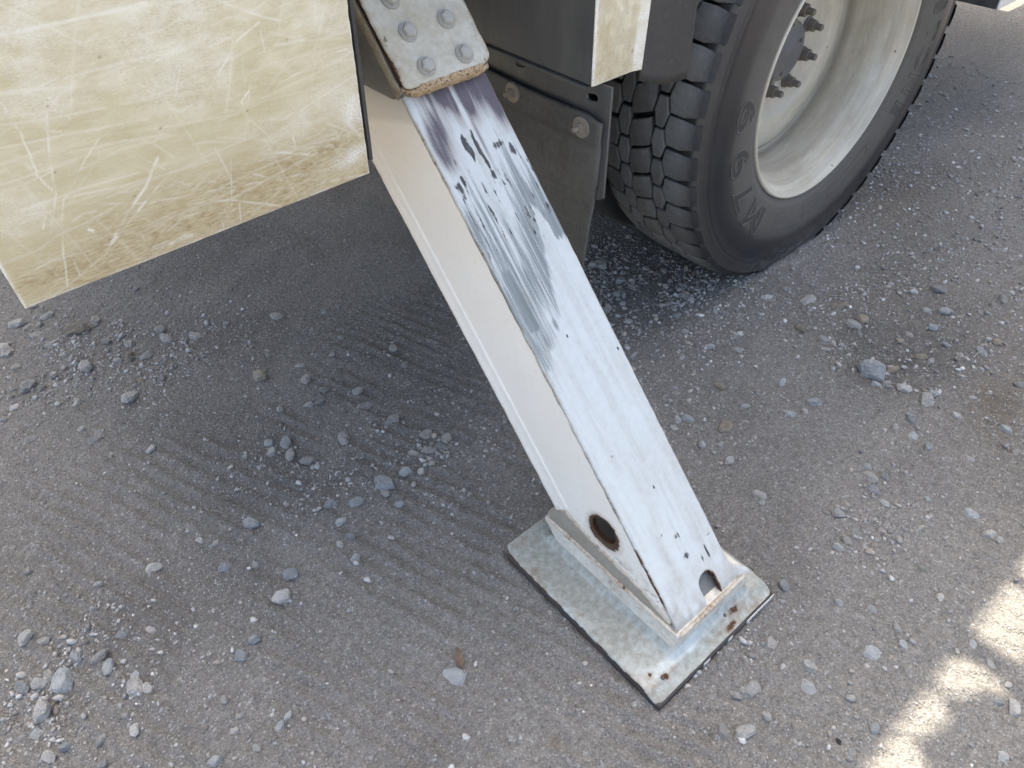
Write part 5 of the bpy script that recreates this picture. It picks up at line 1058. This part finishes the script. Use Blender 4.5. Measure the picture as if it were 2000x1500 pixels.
obj('far_side_box', box('far_side_box', (2.25, 2.33, .45), (4.4, 2.84, 1.596), .004), m_cream, TRK)
obj('deck', box('deck', (-.02, YS - .002, 1.598), (4.4, 2.85, 1.640), .004), m_white, TRK)
SB = obj('step_box', prism('step_box', [(2.471, .4305), (3.6, .4305), (3.6, 1.596), (2.44, 1.596)], lambda x, z, y: Vector((x, y, z)), YS, 1.35, .004), m_white, TRK, label='lower corner of a box ahead of the wheel')
obj('step_box_side', prism('step_box_side', [(2.4685, .433), (2.4735, .433), (2.4425, 1.64), (2.4375, 1.64)], lambda x, z, y: Vector((x, y, z)), YS + .004, 1.346), m_blk, SB)
# unseen upper body, boom and brackets, added and shaped to cast the broken sun strip
k_ = 1 / math.tan(SUN_EL); sx_ = math.sin(SUN_AZ) * k_; sy_ = math.cos(SUN_AZ) * k_
def lift(gx_, gy_, y):           # point above the side of the truck whose shadow falls at ground (gx_, gy_)
    z = (y - gy_) / sy_; return gx_ + sx_ * z, z
YB = YS + .36
zb = lift(0, -.112, YB)[1]
obj('shadow_boom', prism('shadow_boom', [(YB - .33, zb), (YB, zb), (YB, zb + .36), (YB - .33, zb + .36)], lambda y, z, x: Vector((x, y, z)), .9, 4.3, .012, 2), m_white, TRK, label='unseen boom above the deck, placed to shade the ground past the sunlit strip')
zt = lift(0, -.040, YB)[1]
obj('upper_body', box('upper_body', (-.02, YB, 1.643), (4.2, 2.7, zt), .004), m_white, TRK)
def bracket(name, gp):  # added unseen bracket, shaped from the shadow it casts on the ground
    pts = [lift(a, b, YB) for a, b in gp]
    return obj(name, prism(name, pts, lambda x, z, y: Vector((x, y, z)), YB, YB + .012), m_white, TRK)
bracket('shadow_bracket', [(.926, -.036), (.926, -.118), (.872, -.118), (.876, -.085), (.874, -.058), (.860, -.046), (.848, -.038)])
bracket('shadow_bracket', [(1.064, -.036), (1.070, -.118), (1.092, -.118), (1.088, -.052), (1.096, -.041), (1.110, -.036)])
bracket('shadow_bracket', [(.800, -.036), (.790, -.058), (.796, -.070), (.812, -.092), (.835, -.104), (.853, -.107), (.853, -.118), (.60, -.118), (.672, -.112), (.676, -.094), (.686, -.086), (.690, -.072), (.735, -.086), (.764, -.095), (.776, -.078), (.790, -.066), (.784, -.052), (.770, -.036)])
bracket('shadow_bracket', [(.58, -.036), (.58, -.118), (.53, -.118), (.53, -.036)])
for gx0 in (1.35, 1.75, 2.2, 2.8): bracket('shadow_bracket', [(gx0, -.036), (gx0, -.118), (gx0 - .05, -.118), (gx0 - .05, -.036)])

# ================================================================== small litter
def leaf():
    us = np.linspace(-1, 1, 15); vs = np.linspace(-1, 1, 9); U, V = np.meshgrid(us, vs)
    w = .0055 * (1 - np.abs(U) ** 2.2) + .0004; L = .017
    X = U * L; Yl = V * w; Z = .0035 + .004 * V ** 2 + .003 * U ** 2 + .001 * np.sin(U * 9)
    a = math.atan2(.0, 1) ; h0 = (.262, .478); ang = math.radians(64)
    c, s = math.cos(ang), math.sin(ang)
    return grid_mesh('dry_leaf', np.stack([h0[0] + X * c - Yl * s, h0[1] + X * s + Yl * c, Z + float(ground_h(np.array([h0[0]]), np.array([h0[1]]))[0])], -1))
lf = obj('dry_leaf', leaf(), mat_paint_obj('dry_leaf', (.24, .18, .125), (.13, .095, .07), .7, 0, 3, .7), None, label='narrow curled dry brown leaf on the dirt against a square slate-grey stone', cat='leaf')
s_ = lf.modifiers.new('thickness', 'SOLIDIFY'); s_.thickness = .0008
